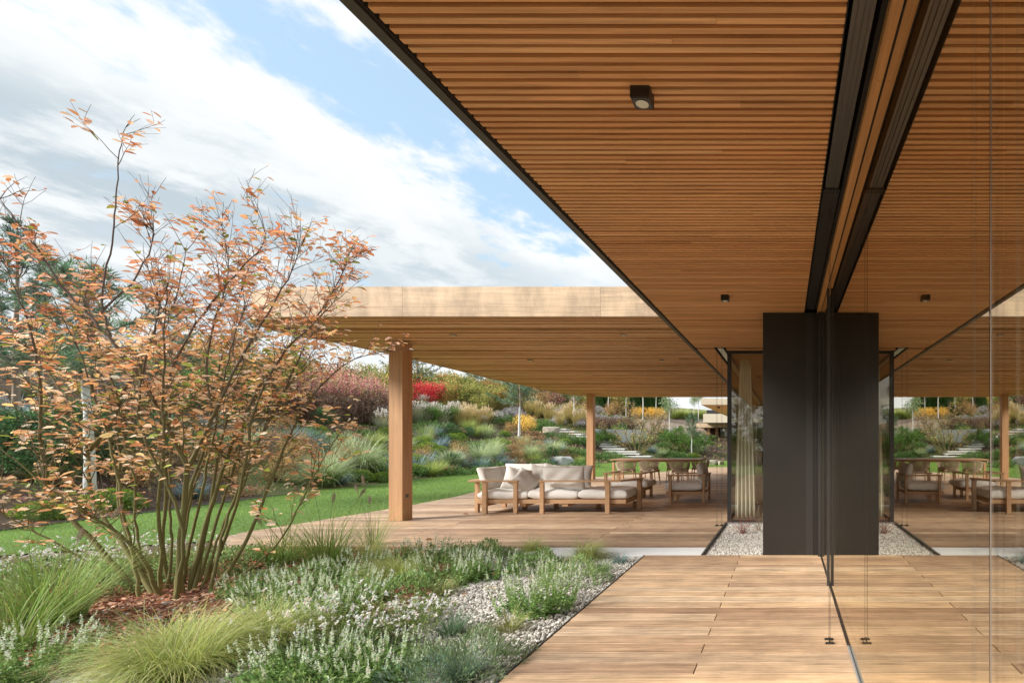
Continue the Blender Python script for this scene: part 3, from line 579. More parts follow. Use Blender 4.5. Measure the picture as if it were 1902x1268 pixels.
cushion('seat_cushion', 'off white middle seat cushion of the teak sofa, behind the first gap in the planks', 'cushion', .88, .92, .17, (-4.10, 9.54, .325), seed=2, p=7, q=.22, pinch=.02)
cushion('seat_cushion', 'off white seat cushion at the right end of the teak sofa', 'cushion', .86, .92, .17, (-3.225, 9.54, .325), seed=3, p=7, q=.22, pinch=.02)
cushion('back_cushion', 'large grey white cushion leaning on the left arm of the sofa', 'cushion', .74, .42, .17, (-5.36, 9.53, .60), (70, 0, 82), seed=4, mat='fabric_grey')
cushion('back_cushion', 'long grey white cushion standing upright along the back of the sofa', 'cushion', .86, .46, .18, (-5.0, 9.98, .615), (76, 0, 2), seed=5, mat='fabric_grey')
cushion('back_cushion', 'grey white cushion mostly hidden behind the long one at the sofa back', 'cushion', .80, .42, .16, (-4.15, 9.99, .60), (74, 0, 0), seed=6, mat='fabric_grey')
cushion('back_cushion', 'big cream rectangular cushion standing alone in the middle of the sofa', 'cushion', .75, .44, .17, (-3.98, 9.27, .60), (98, 0, -2), seed=7)
cushion('throw_pillow', 'square beige pillow next to the large cushion on the left arm', 'pillow', .44, .44, .14, (-4.93, 9.45, .58), (66, 12, 20), seed=8, p=3, q=.4, pinch=.1, mat='fabric_grey')
cushion('throw_pillow', 'square beige pillow slumped over in front of the others', 'pillow', .44, .44, .14, (-4.72, 9.36, .535), (48, 38, 24), seed=9, p=3, q=.4, pinch=.1, mat='fabric_grey')
cushion('throw_pillow', 'square beige pillow tilted behind the slumped one', 'pillow', .46, .46, .14, (-4.62, 9.66, .60), (66, 14, 12), seed=10, p=3, q=.4, pinch=.1, mat='fabric_grey')
cushion('throw_pillow', 'square grey pillow tucked behind the big cream cushion', 'pillow', .46, .46, .14, (-4.40, 9.80, .62), (66, 8, 8), seed=12, p=3, q=.4, pinch=.1, mat='fabric_grey')

def armchair(label, loc, rz):
    t = thing('armchair', label, 'armchair', loc, rz)
    for x in (-.42, .36): bar(t, 'leg', x, x+.06, .30, .345, .001, .556); bar(t, 'leg', x, x+.06, -.39, -.345, .001, .556)
    bar(t, 'seat_frame', -.355, .355, -.34, .42, .17, .235); bar(t, 'front_leg', -.25, -.19, .30, .36, .001, .169); bar(t, 'front_leg', .19, .25, .30, .36, .001, .169)
    plank(t, [(-.44, .38), (-.44, -.40), (.44, -.40), (.44, .38), (.345, .38), (.345, -.33), (-.345, -.33), (-.345, .38)], z=.557); return t
armchair('teak armchair with a back pillow facing the sofa from the right', (-2.06, 11.02, 0), R(90))
cushion('seat_cushion', 'thick off white seat cushion of the right armchair', 'cushion', .78, .70, .17, (-2.12, 11.02, .325), (0, 0, 0), seed=14, p=6, q=.24, pinch=.02)
cushion('back_cushion', 'grey pillow leaning on the back of the right armchair', 'pillow', .60, .44, .17, (-1.78, 11.02, .60), (78, 0, 90), seed=15, p=3.4, q=.38, mat='fabric_grey')
armchair('teak armchair without a back pillow standing just behind the sofa', (-3.52, 11.62, 0), R(-4))
cushion('seat_cushion', 'off white seat cushion of the armchair behind the sofa', 'cushion', .82, .80, .17, (-3.44, 11.70, .325), (0, 0, 0), seed=16, p=6, q=.24, pinch=.02)

tb = thing('dining_table', 'long teak dining table with rope chairs at the end of the terrace', 'table', (-3.86, 15.8, 0))
bar(tb, 'table_top', -1.36, 1.34, -.5, .5, .715, .75)
bar(tb, 'apron', -1.2, 1.2, -.4, .4, .665, .714)
for sx in (-1, 1):
    for sy in (-1, 1):
        g = Geo(); g.obox((sx*1.27, sy*.42, .33), (.035, 0, 0), (0, .035, 0), (sx*.0-(.06 if sx > 0 else 0), 0, .33)); g.build('leg', 'teak', tb, bevel=.004)
def dining_chair(label):
    t = thing('dining_chair', label, 'chair', (0, 0, 0), 0, 'rope chairs round the dining table')
    a = np.linspace(R(200), R(340), 40)            # back of the shell faces -Y
    def ring(r, z, k=1.): return np.c_[r*np.cos(a)*1.06, r*np.sin(a)*k, np.full(len(a), z)]
    top = ring(.30, .70, .92); top[:, 2] -= .05*np.abs(np.cos(a))**2; bot = ring(.225, .41, .9)
    g = Geo(); g.tube(top, .011, 6); g.tube(bot, .010, 6)
    for p, q in zip(top, bot):
        m1 = p*.55+q*.45; m1[:2] *= 1.05; g.tube([p, m1, q], .0062, 4, cap=False)
    g.build('backrest', 'rope', t, smooth=True)
    g = Geo(); cushion_geo(g, .46, .44, .07, p=5, q=.3, M=Matrix.Translation((0, .02, .44)), seed=3); g.build('seat', 'rope', t, smooth=True)
    for sx in (-1, 1):
        for sy in (-1, 1): g = Geo(); g.tube([(sx*.245, sy*.215, .001), (sx*.205, sy*.175, .42)], [.011, .018], 8); g.build('leg', 'teak', t, smooth=True)
    g = Geo(); g.box(-.2, .2, -.18, .19, .385, .41); g.build('seat_frame', 'dark_teak', t); return t
ch = dining_chair('rope chair seen from behind at the left end of the near row'); ch.location = (-4.66, 15.12, 0); ch.rotation_euler[2] = R(6)
dup(ch, (-3.98, 15.10, 0), R(-8), label='rope chair seen from behind in the middle of the near row')
dup(ch, (-3.10, 15.14, 0), R(5), label='rope chair seen from behind at the right end of the near row')
for i, (x, r, l) in enumerate([(-4.35, 176, 'left'), (-3.55, 184, 'middle'), (-2.75, 178, 'right')]):
    dup(ch, (x, 16.5, 0), R(r), label='rope chair on the far side of the dining table, %s one' % l)

# ------------------------------------------------------------------ plant helpers
def norm(a): return a/(np.linalg.norm(a, axis=-1, keepdims=True)+1e-9)
def jit(c, n, s=.18, hue=.08):
    c = np.asarray(c, float); b = 1+RNG.normal(0, s, (n, 1)); return np.clip(c*b*(1+RNG.normal(0, hue, (n, 3))), .004, 1)
def pick(pal, n, s=.15): return jit(np.asarray(pal, float)[RNG.integers(0, len(pal), n)], n, s)
def leaves(g, P, D, L, w=.5, cols=None, fold=.18, N0=None):
    """folded two-quad leaves at P pointing along D"""
    n = len(P); D = norm(D); up = RNG.normal(0, .35, (n, 3))+np.array((0, 0, 1.)) if N0 is None else N0
    S = norm(np.cross(D, up)); Nn = norm(np.cross(S, D)); L = np.broadcast_to(L, (n,))[:, None]
    def pt(a, b, c): return P+D*L*a+S*L*w*b+Nn*L*c
    V = np.stack([pt(0, 0, 0), pt(.3, .46, fold*.5), pt(.72, .38, fold*.35), pt(1, 0, -.06), pt(.72, -.38, fold*.35), pt(.3, -.46, fold*.5)], 1)
    i = np.arange(n)[:, None]*6; g.add(V.reshape(-1, 3), [np.concatenate([i+np.array((0, 1, 2, 3)), i+np.array((0, 3, 4, 5))])], np.repeat(cols, 6, 0))
def cards(g, P, D, L, w, cols):
    """small diamond shaped leaves, one quad each"""
    n = len(P); D = norm(D); S = norm(np.cross(D, RNG.normal(size=(n, 3)))); L = np.broadcast_to(L, (n,))[:, None]
    V = np.stack([P, P+D*L*.5+S*L*w*.5, P+D*L, P+D*L*.5-S*L*w*.5], 1); i = np.arange(n)[:, None]*4
    g.add(V.reshape(-1, 3), [i+np.arange(4)], np.repeat(cols, 4, 0))
def blades(g, P, az, L, tilt, curl, W, c0, c1, K=5, twist=0.):
    """curved grass blades: tilt from the vertical at the foot, curl added along the blade"""
    n = len(P); L = np.broadcast_to(L, (n,)); tilt = np.broadcast_to(tilt, (n,)); curl = np.broadcast_to(curl, (n,)); W = np.broadcast_to(W, (n,))
    h = np.stack([np.cos(az), np.sin(az), 0*az], 1); z = np.array((0, 0, 1.)); pos = P.copy(); rows = []; cols = []; azs = az.copy()
    for j in range(K+1):
        t = j/K; side = np.stack([-np.sin(azs), np.cos(azs), 0*azs], 1)*(W*(1-t**1.6)*.5+.0002)[:, None]; c = c0*(1-t)+c1*t
        rows += [pos-side, pos+side]; cols += [c, c]
        th = tilt+curl*(t+.5/K)**1.3; step = (L/K)[:, None]; azs = az+twist*t
        h = np.stack([np.cos(azs), np.sin(azs), 0*az], 1); pos = pos+step*(h*np.sin(th)[:, None]+z*np.cos(th)[:, None])
    V = np.stack(rows, 1); C = np.stack(cols, 1); m = 2*(K+1); i = np.arange(n)[:, None, None]*m; j = np.arange(K)[None, :, None]*2
    q = (i+j+np.array((0, 1, 3, 2))[None, None]).reshape(-1, 4); g.add(V.reshape(-1, 3), [q], C.reshape(-1, 3)); return pos
def foot(n, r): a = RNG.random(n)*6.283; q = np.sqrt(RNG.random(n))*r; return np.stack([q*np.cos(a), q*np.sin(a), 0*q], 1), a
def grass_clump(n, L, r, tilt, curl, W, c0, c1, K=5, lean=None, lv=.25):
    g = Geo(); P, a = foot(n, r); az = a+RNG.normal(0, .6, n)
    if lean is not None: az = np.where(RNG.random(n) < lean[1], lean[0]+RNG.normal(0, .7, n), az)
    tl = np.abs(RNG.normal(tilt, tilt*.5, n)); cu = np.abs(RNG.normal(curl, curl*.4, n)); LL = L*(1+RNG.normal(0, lv, n)).clip(.35, 1.5)
    blades(g, P, az, LL, tl, cu, W*RNG.uniform(.6, 1.3, n), pick(c0, n), pick(c1, n), K, RNG.normal(0, .25, n)); return g
def one(g, name, mat, label, cat, loc, rz=0, group=None, smooth=False):
    o = g.build(name, mat, smooth=smooth, loc=loc); o.rotation_euler[2] = rz; return tag(o, label, cat, group)
def copy1(o, loc, rz=None, s=1., label=None):
    c = o.copy(); sc.collection.objects.link(c); c.location = loc; c.rotation_euler[2] = RNG.random()*6.283 if rz is None else rz
    k = (s,)*3 if np.isscalar(s) else s; c.scale = k
    if label: c['label'] = label
    for ch in o.children: d = ch.copy(); sc.collection.objects.link(d); d.parent = c
    return c

# ------------------------------------------------------------------ the big autumn shrub
BARK0 = np.array((.20, .18, .075)); BARK1 = np.array((.13, .10, .09))
LEAFPAL = [(.86, .50, .23), (.90, .60, .37), (.78, .40, .18), (.92, .71, .52), (.87, .55, .35), (.88, .63, .29), (.66, .30, .16), (.94, .80, .65), (.89, .63, .44)]
def shrub(stem_list, base, seed, leafpal, greens, nleaf_k=1., leafL=.052, side=.62, name='autumn_shrub', label='', r0=.024, levels=2, group=None, up=.35, foot_r=.25, twigL=.3, thin=1.):
    rs = np.random.default_rng(seed); root = thing(name, label, 'shrub', base, 0, group); gb = Geo(); LP = []; LD = []; TI = []
    b = np.array(base)
    def twig(p, d, L, r, lv, hi):
        n = 4 if lv else 3; pts = [p]; q = p.copy(); dd = norm(d)
        for _ in range(n):
            dd = norm(dd+rs.normal(0, .11, 3)+np.array((0, 0, .10 if lv else .05))); q = q+dd*L/n; pts.append(q.copy())
        rr = np.linspace(r, r*.35 if lv else .0011*thin, n+1)
        zc = np.clip((np.array(pts)[:, 2:]-.3)/1.6, 0, 1); zc = zc*(.6 if lv else 1); gb.tube(pts, np.maximum(rr, .0011*thin), 5 if lv == 2 else (4 if lv else 3), np.repeat(BARK0*(1-zc)+BARK1*zc, 5 if lv == 2 else (4 if lv else 3), 0), cap=False)
        if lv:
            m = {2: 6, 1: 5}[lv] if levels == 2 else 4
            for i in range(m):
                t = rs.uniform(.2, 1.); k = min(int(t*n), n-1); s = pts[k]+(pts[k+1]-pts[k])*(t*n-k); az = rs.random()*6.283
                nd = norm(dd*.7+np.array((math.cos(az), math.sin(az), rs.uniform(-.1, .6)))*.75); twig(s, nd, L*rs.uniform(.4, .7), r*.45, lv-1, hi)
        if lv < 2:
            m = rs.poisson((4.2 if lv == 0 else 2.5)*nleaf_k)
            for i in range(m):
                t = rs.uniform(.15, 1.05); k = min(int(t*n), n-1); s = pts[k]+(pts[k+1]-pts[k])*(t*n-k); az = rs.random()*6.283
                LP.append(s); LD.append((math.cos(az)+dd[0]*.5, math.sin(az)+dd[1]*.5, rs.normal(-.05, .28)))
    for st in stem_list:
        P = np.array(st['p'], float)-b; n = len(P); r = st.get('r', r0)
        # smooth the polyline
        tt = np.linspace(0, n-1, (n-1)*4+1); Q = np.stack([np.interp(tt, np.arange(n), P[:, k]) for k in range(3)], 1)
        for _ in range(2): Q[1:-1] = (Q[:-2]+2*Q[1:-1]+Q[2:])/4
        Q[1:-1] += rs.normal(0, .0035, Q[1:-1].shape); m = len(Q); s = np.linspace(0, 1, m)
        rad = .62*r*(1-s)**.8*(1+.45*np.exp(-s*14))+.0019*thin; zc = np.clip((Q[:, 2:]-.9)/1.5, 0, 1)
        gb.tube(Q, rad, 8, np.repeat(BARK0*(1-zc)+BARK1*zc, 8, 0), cap=False)
        ln = np.linalg.norm(np.diff(Q, axis=0), axis=1).sum(); ns = int(ln*st.get('d', 8))
        for i in range(ns):
            t = st.get('t0', .28)+(1-st.get('t0', .28))*rs.random()**.9; k = min(int(t*(m-1)), m-2); p = Q[k]+(Q[k+1]-Q[k])*(t*(m-1)-k); T = norm(Q[k+1]-Q[k]); az = rs.random()*6.283
            d = norm(T*.55+np.array((math.cos(az), math.sin(az), rs.uniform(-.05, up)))*.8); L = side*rs.uniform(.45, 1.)*(1-.45*t)
            twig(p, d, L, max(rad[k]*.42, .003*thin), 1, t)
        for i in range(2): twig(Q[-1], norm(Q[-1]-Q[-2])+rs.normal(0, .25, 3), st.get('tl', twigL), .003*thin, 0, 1.)
        for i in range(st.get('whips', 5)):     # long thin upright shoots
            t = rs.uniform(.55, .98); k = min(int(t*(m-1)), m-2); T = norm(Q[k+1]-Q[k]); twig(Q[k], norm(T*.8+rs.normal(0, .22, 3)+np.array((0, 0, .7))), side*rs.uniform(.5, 1.05), .0034*thin, 1 if rs.random() < .5 else 0, t)
    gb.build('stems', 'bark', root, smooth=True)
    LP = np.array(LP); LD = np.array(LD); n = len(LP); pal = np.array(leafpal); c = pal[rs.integers(0, len(pal), n)]; gm = rs.random(n) < greens
    c[gm] = np.array((.34, .40, .08))*(1+rs.normal(0, .2, (gm.sum(), 1))); c = np.clip(c*(1+rs.normal(0, .12, (n, 1))), .01, 1)
    hi = LP[:, 2] > 2.3; c[hi] *= np.array((.85, .72, .72)); gl = Geo(); leaves(gl, LP, LD, leafL*rs.uniform(.6, 1.25, n), .52, c, N0=rs.normal(0, .38, (n, 3))+np.array((0, 0, 1.)))
    gl.build('leaves', 'foliage', root); print(name, 'leaves', n); return root
def line(pts, d0, d1, base=None):
    n = len(pts); o = [at(x, y, d0+(d1-d0)*(i/(n-1))**1.0) for i, (x, y) in enumerate(pts)]
    o[0][2] = GZ-.02; return o
D0 = 4.42
ST = [dict(p=line([(262, 1112), (180, 1012), (112, 940), (86, 905), (80, 850), (71, 790), (78, 720), (62, 620), (40, 530), (8, 430)], D0, 4.2), r=.026),
      dict(p=line([(290, 1112), (222, 1000), (178, 940), (163, 890), (166, 835), (130, 775), (100, 700), (55, 640), (-20, 560)], D0-.05, 4.8), r=.024),
      dict(p=[at(166, 835, 4.6), at(205, 795, 4.55), at(225, 735, 4.5), at(262, 668, 4.45), at(285, 600, 4.4), at(330, 520, 4.4), at(345, 400, 4.4)], r=.017, t0=.1),
      dict(p=line([(330, 1110), (338, 1000), (345, 890), (350, 865), (330, 835), (300, 768), (262, 705), (215, 640), (160, 560), (112, 490), (80, 420), (40, 345), (0, 275)], D0-.1, 3.9), r=.026, d=5),
      dict(p=[at(350, 865, 4.35), at(385, 800, 4.4), (at(410, 740, 4.4)), at(455, 650, 4.5), at(495, 560, 4.5), at(535, 470, 4.5), at(560, 385, 4.5)], r=.018, t0=.1),
      dict(p=line([(352, 1112), (372, 1010), (405, 900), (440, 800), (490, 700), (545, 620), (600, 540), (640, 440), (648, 400)], D0+.05, 5.0), r=.022),
      dict(p=line([(392, 1108), (440, 1040), (478, 960), (512, 870), (545, 790), (590, 720), (650, 660), (720, 640)], D0+.1, 5.4), r=.022, d=7),
      dict(p=line([(316, 1112), (298, 1010), (312, 900), (290, 800), (318, 680), (362, 580), (420, 480), (500, 370), (478, 300)], D0+.15, 4.6), r=.018),
      dict(p=[at(205, 625, 4.1), at(185, 560, 4.1), at(205, 470, 4.05), at(214, 400, 4.0), at(217, 330, 4.0), at(222, 280, 4.0), at(234, 236, 4.0)], r=.007, t0=.3, d=1.5, whips=0, tl=.12),
      dict(p=[at(185, 560, 4.1), at(262, 460, 4.2), at(288, 360, 4.3), at(280, 345, 4.3)], r=.008, t0=.1),
      dict(p=line([(300, 1112), (270, 1040), (225, 990), (160, 955), (60, 880), (-40, 800)], D0-.1, 3.8), r=.020),
      dict(p=line([(340, 1112), (330, 1000), (355, 900), (395, 790), (380, 680), (400, 560), (430, 450), (412, 330)], D0, 4.9), r=.018),
      dict(p=line([(375, 1110), (420, 1000), (455, 880), (468, 760), (520, 660), (585, 580), (625, 520)], D0+.2, 4.1), r=.018),
      dict(p=line([(365, 1112), (395, 990), (430, 880), (460, 790), (430, 640), (440, 520), (465, 420)], D0+.25, 5.3), r=.016),
      dict(p=line([(280, 1112), (240, 1010), (215, 920), (225, 840), (200, 740), (170, 650), (150, 540), (170, 440)], D0+.2, 5.2), r=.018),
      dict(p=line([(385, 1110), (445, 1070), (520, 1010), (560, 930), (600, 850), (640, 790)], D0, 4.6), r=.013, d=6),
      dict(p=line([(325, 1112), (345, 1010), (320, 910), (270, 830), (250, 740), (280, 640), (300, 540), (275, 450)], D0-.2, 3.9), r=.016),
      dict(p=line([(270, 1112), (190, 1060), (90, 1000), (10, 960), (-80, 880)], D0+.1, 4.2), r=.014)]
_r = random.Random(21)
for i in range(9):      # thinner stems between the main ones
    x0 = 262+i*16; tx = 150+i*62+_r.uniform(-40, 40); ty = 480+_r.uniform(-60, 160); p = []
    for k in range(8): f = k/7; p.append((x0+(tx-x0)*f**1.25+_r.uniform(-9, 9)*(k > 0), 1112+(ty-1112)*f))
    ST.append(dict(p=line(p, D0+_r.uniform(-.15, .3), 4.4+_r.uniform(-.6, .9)), r=.013+_r.random()*.005, d=5, t0=.35))
for s_ in ST: s_['p'] = [np.array(q) for q in s_['p']]
bx = at(328, 1112, D0)
for i_, s_ in enumerate(ST):
    s_['d'] = s_.get('d', 8)*1.6
    if i_ != 8: s_['p'] = [np.array((q[0], q[1], q[2] if q[2] < 2.0 else 2.0+(q[2]-2.0)*.74)) for q in s_['p']]
shrub(ST, (bx[0], D0, GZ), 5, LEAFPAL, .11, nleaf_k=.36, side=.50, leafL=.066, label='large multi stemmed shrub with orange autumn leaves in the front bed')

# ------------------------------------------------------------------ plants of the front bed
def fl(px, py, z=GZ): D = (EYE-z)*F/(py-VY); return np.array(((px-VX)/F*D, D, z))
FG0 = [(.30, .36, .07), (.24, .31, .06), (.36, .40, .10)]; FG1 = [(.60, .60, .27), (.50, .55, .19), (.72, .70, .42), (.40, .48, .13)]
def feather(label, px, py, n, L, lean, r=.11, seed=0):
    g = Geo(); P, a = foot(n, r); az = a+RNG.normal(0, .5, n); az = np.where(RNG.random(n) < .5, lean+RNG.normal(0, .8, n), az)
    LL = L*RNG.uniform(.55, 1.15, n); blades(g, P, az, LL, np.abs(RNG.normal(.5, .25, n)), RNG.uniform(1.0, 2.5, n), RNG.uniform(.0014, .0036, n), pick(FG0, n), pick(FG1, n), 7, RNG.normal(0, .5, n))
    return one(g, 'feather_grass_clump', 'foliage', label, 'grass clump', fl(px, py), 0, 'feather grass clumps in the front bed')
feather('big feathery straw green grass clump at the bottom edge, nearest the viewer', 330, 1262, 3000, .50, 2.8, .12)
feather('feathery grass clump just right of the nearest one, in front of the white flowers', 492, 1205, 2000, .44, 3.0, .10)
feather('dark green feathery clump among the white flowers beyond the shrub', 735, 1085, 1300, .42, 3.0, .10)
feather('small feathery tuft at the edge of the terrace, left of its twin', 985, 1028, 600, .30, 1.0, .06)
feather('feathery tuft at the end of the white concrete strip', 1088, 1040, 1000, .36, .4, .08)
feather('feathery green clump at the terrace edge behind the white flowers', 690, 1042, 700, .36, 2.0, .08)
def fountain(label, px, py, n, L, r, heads, W=.0055, c0=((.14, .24, .045), (.10, .18, .03)), c1=((.30, .42, .10), (.22, .34, .07), (.42, .46, .18)), hh=.9, loc=None, k=1):
    root = thing('fountain_grass_clump', label, 'grass clump', fl(px, py) if loc is None else loc, 0, 'fountain grass clumps')
    g = grass_clump(n, L, r, .35, .9, W, c0, c1, 6, lv=.22); g.build('blades', 'foliage', root)
    for i in range(heads):
        a = RNG.random()*6.283; tl = RNG.uniform(.05, .3); p = [np.array((0, 0, 0.))]; d = np.array((math.cos(a)*math.sin(tl), math.sin(a)*math.sin(tl), math.cos(tl))); H = hh*RNG.uniform(.75, 1.15)
        for q in range(5): d = norm(d+np.array((math.cos(a), math.sin(a), -.3))*.07); p.append(p[-1]+d*H/5)
        gs = Geo(); gs.tube(p, .0019, 4, (.22, .25, .09)); m = 420; t = RNG.random(m); e = p[-1]; Pp = e[None]-d[None]*.02+d[None]*(t*.13)[:, None]; rad = norm(np.cross(d[None], RNG.normal(size=(m, 3))))
        cards(gs, Pp, rad+d*.7, .020*np.sin(t*3.0+.15)+.006, .10, jit((.34, .27, .21), m)); gs.build('seed_head', 'foliage', root)
    return root
fountain('tall green fountain grass at the left edge with one dark upright seed head', 92, 1165, 420, .62, .14, 2, hh=.86)
fountain('tall upright grass clump between the shrub and the terrace', 605, 1058, 360, .60, .13, 4, hh=.8)
fountain('arching grass clump low behind the foot of the shrub', 520, 1052, 220, .5, .12, 2, hh=.7)
fountain('strappy green grass at the bottom left corner', 20, 1215, 220, .5, .12, 0)
fountain('slender grass clump with brown seed heads right of the shrub', 690, 1020, 120, .5, .1, 3, hh=.75, W=.004)
def salvia(label, px, py, rad, n, H, seed=0, loc=None, wcol=(.88, .90, .84)):
    root = thing('white_salvia', label, 'flowers', fl(px, py) if loc is None else loc, 0, 'white salvia clumps in the gravel bed'); gs = Geo(); gf = Geo(); P, a = foot(n, rad*.72)
    for i in range(n):
        rr = np.hypot(P[i, 0], P[i, 1])/rad; tl = .12+.55*rr; az = a[i]+RNG.normal(0, .4); h = H*RNG.uniform(.7, 1.15)*(1-.25*rr); d = np.array((math.cos(az)*math.sin(tl), math.sin(az)*math.sin(tl), math.cos(tl)))
        p = [P[i]]
        for q in range(4): d = norm(d+np.array((0, 0, .12))+RNG.normal(0, .05, 3)); p.append(p[-1]+d*h/4)
        p = np.array(p); gs.tube(p, [.0022, .002, .0018, .0015, .001], 3, (.20, .30, .08), cap=False)
        m = 24; t = RNG.random(m)*.72; Q = np.stack([np.interp(t*4, range(5), p[:, k]) for k in range(3)], 1); az2 = RNG.random(m)*6.283
        leaves(gs, Q, np.stack([np.cos(az2), np.sin(az2), RNG.uniform(-.1, .8, m)], 1), RNG.uniform(.025, .05, m)*(1.15-t), .42, pick([(.20, .33, .10), (.27, .41, .13), (.15, .25, .075), (.32, .44, .19)], m))
        if RNG.random() < .82:
            m = 40; t = RNG.random(m); L0 = .07*RNG.uniform(.7, 1.4); Q = p[-1][None]-d*(L0*.5)+d[None]*(t*L0)[:, None]; r_ = norm(np.cross(d[None], RNG.normal(size=(m, 3))))
            leaves(gf, Q, r_+d*.5, .0105*(1.3-t), .7, pick([wcol, (.74, .80, .62), (.66, .74, .52)], m, .06))
    gs.build('foliage', 'foliage', root); gf.build('flowers', 'petal', root); return root
SALV = [('bushy white flowered salvia clump beside the walkway, the largest in the open gravel', 1000, 1135, .36, 110, .36), ('white salvia drift in front of the terrace column', 835, 1080, .40, 100, .30),
        ('white salvia growing close behind the dark feathery clump', 775, 1052, .34, 70, .30), ('pale salvia at the bottom edge right of the feather grass', 560, 1262, .32, 95, .26), ('pale salvia in the bottom left corner', 62, 1262, .26, 80, .30),
        ('white salvia between the shrub foot and the flowers', 520, 1135, .34, 80, .26), ('white salvia at the bottom edge, second from the feather grass', 700, 1262, .30, 80, .22), ('white salvia behind the tall upright grass', 660, 1075, .34, 70, .28),
        ('white salvia near the middle of the flower drift', 640, 1130, .34, 80, .28), ('low white salvia left of the big clump', 905, 1075, .28, 60, .26), ('white salvia deep in the drift, level with the shrub foot', 590, 1105, .34, 80, .28), ('white salvia among the airy flowers in the middle', 585, 1165, .30, 70, .24),
        ('small white salvia at the left of the drift by the bark mulch', 460, 1110, .26, 50, .24)]
for i, a in enumerate(SALV): salvia(a[0], *a[1:], seed=i)
def gaura(label, px, py, rad, n, H, loc=None, fc=((.92, .92, .90), (.90, .91, .88), (.92, .92, .90), (.88, .80, .76))):
    root = thing('gaura', label, 'flowers', fl(px, py) if loc is None else loc, 0, 'airy white flowering plants of the front bed'); gs = Geo(); gf = Geo(); P, a = foot(n, rad*.8)
    for i in range(n):
        az = RNG.random()*6.283; tl = RNG.uniform(.1, .9); h = H*RNG.uniform(.6, 1.2); d = np.array((math.cos(az)*math.sin(tl), math.sin(az)*math.sin(tl), math.cos(tl))); p = [P[i]]
        for q in range(5): d = norm(d+RNG.normal(0, .13, 3)+np.array((0, 0, -.03))); p.append(p[-1]+d*h/5)
        p = np.array(p); gs.tube(p, [.0016, .0014, .0012, .001, .0009, .0007], 3, (.30, .30, .12), cap=False)
        m = 20; t = RNG.random(m)*.7; Q = np.stack([np.interp(t*5, range(6), p[:, k]) for k in range(3)], 1); leaves(gs, Q, RNG.normal(size=(m, 3))+np.array((0, 0, .3)), RNG.uniform(.015, .035, m), .3, pick([(.19, .29, .085), (.26, .35, .11), (.30, .32, .13)], m))
        m = RNG.integers(0, 4)
        for k in range(m):
            q = p[-1]-(p[-1]-p[-2])*RNG.random()*1.2+RNG.normal(0, .008, 3); mm = 5; leaves(gf, np.tile(q, (mm, 1)), RNG.normal(size=(mm, 3)), .018, .62, pick(fc, mm, .05))
    gs.build('foliage', 'foliage', root); gf.build('flowers', 'petal', root)
GA = [('airy white and pink flowers in the middle of the drift', 600, 1180, .42, 120, .30), ('airy white flowers to the right of the feather grass pair', 690, 1195, .36, 90, .24), ('airy white flowers beyond the fountain grass on the left', 150, 1075, .45, 130, .34),
      ('airy white flowers at the left edge behind the fountain grass', 30, 1072, .42, 100, .32), ('airy white flowers behind the shrub stems', 330, 1048, .42, 90, .34), ('airy white flowers bordering the open gravel', 770, 1150, .34, 80, .20),
      ('airy white flowers behind the shrub on its left side', 225, 1050, .4, 90, .36)]
for a in GA: gaura(a[0], *a[1:])
def tuft(label, px, py, n, L, c0, c1, name='grass_tuft', W=.003, tilt=.7, curl=.5, r=.05, grp=None): return one(grass_clump(n, L, r, tilt, curl, W, c0, c1, 4), name, 'foliage', label, 'grass clump', fl(px, py), 0, grp)
tuft('dark blue green tuft in the open gravel, left of the pair', 838, 1182, 420, .17, [(.06, .11, .05)], [(.12, .22, .12), (.20, .30, .17)])
tuft('yellow green tuft in the open gravel, right of the pair', 945, 1176, 300, .15, [(.16, .17, .05)], [(.42, .40, .16), (.30, .34, .10)])
tuft('small blue fescue tuft near the end of the white strip', 1150, 1048, 260, .13, [(.10, .17, .15)], [(.24, .36, .34)])
tuft('green tuft in front of the white strip', 1120, 1062, 260, .14, [(.12, .2, .08)], [(.25, .36, .16)])
tuft('low yellow green tuft in the gravel by the drift', 820, 1108, 300, .15, [(.18, .2, .06)], [(.45, .46, .2)])
tuft('blue grey tuft at the bottom edge beside the feather grass', 860, 1266, 600, .2, [(.12, .19, .12)], [(.30, .41, .30)])
def cushion_plant(label, px, py, rad, hgt, n, pal, name='herb_cushion', loc=None, lf=.02, w=.35, cat='plant', grp=None, build=True):
    g = Geo(); d = norm(RNG.normal(size=(n, 3))); d[:, 2] = np.abs(d[:, 2]); lump = 1+.18*np.sin(d[:, 0]*6+d[:, 1]*4)+.12*np.sin(d[:, 1]*11+1)
    P = d*np.array((rad, rad, hgt))*(RNG.uniform(.55, 1., n)**.4*lump)[:, None]; cards(g, P, d+RNG.normal(0, .5, (n, 3))+np.array((0, 0, .4)), lf*RNG.uniform(.6, 1.4, n), w, pick(pal, n, .2))
    return one(g, name, 'foliage', label, cat, fl(px, py) if loc is None else loc, 0, grp)
GH = [(.20, .31, .10), (.27, .39, .14), (.15, .23, .08), (.33, .43, .19)]
cushion_plant('grey green lavender like cushion beside the walkway at the bottom', 870, 1250, .30, .20, 3200, [(.14, .20, .09), (.20, .27, .13), (.25, .32, .18)], lf=.035, w=.16)
cushion_plant('grey green cushion at the top of the gravel, in front of the feathery tuft', 1068, 1085, .30, .22, 3200, GH, lf=.03, w=.2)
cushion_plant('low green cushion between the white flowers and the gravel', 1000, 1062, .26, .20, 2400, GH, lf=.03)
cushion_plant('dark herb cushion at the foot of the airy flowers', 640, 1225, .32, .16, 3000, [(.10, .15, .05), (.16, .2, .08)], lf=.03, w=.25)
cushion_plant('green cushion with tiny leaves under the salvia drift', 740, 1110, .40, .16, 3600, GH, lf=.03)
cushion_plant('green cushion under the flowers by the bark mulch', 560, 1090, .42, .18, 3600, GH, lf=.03)
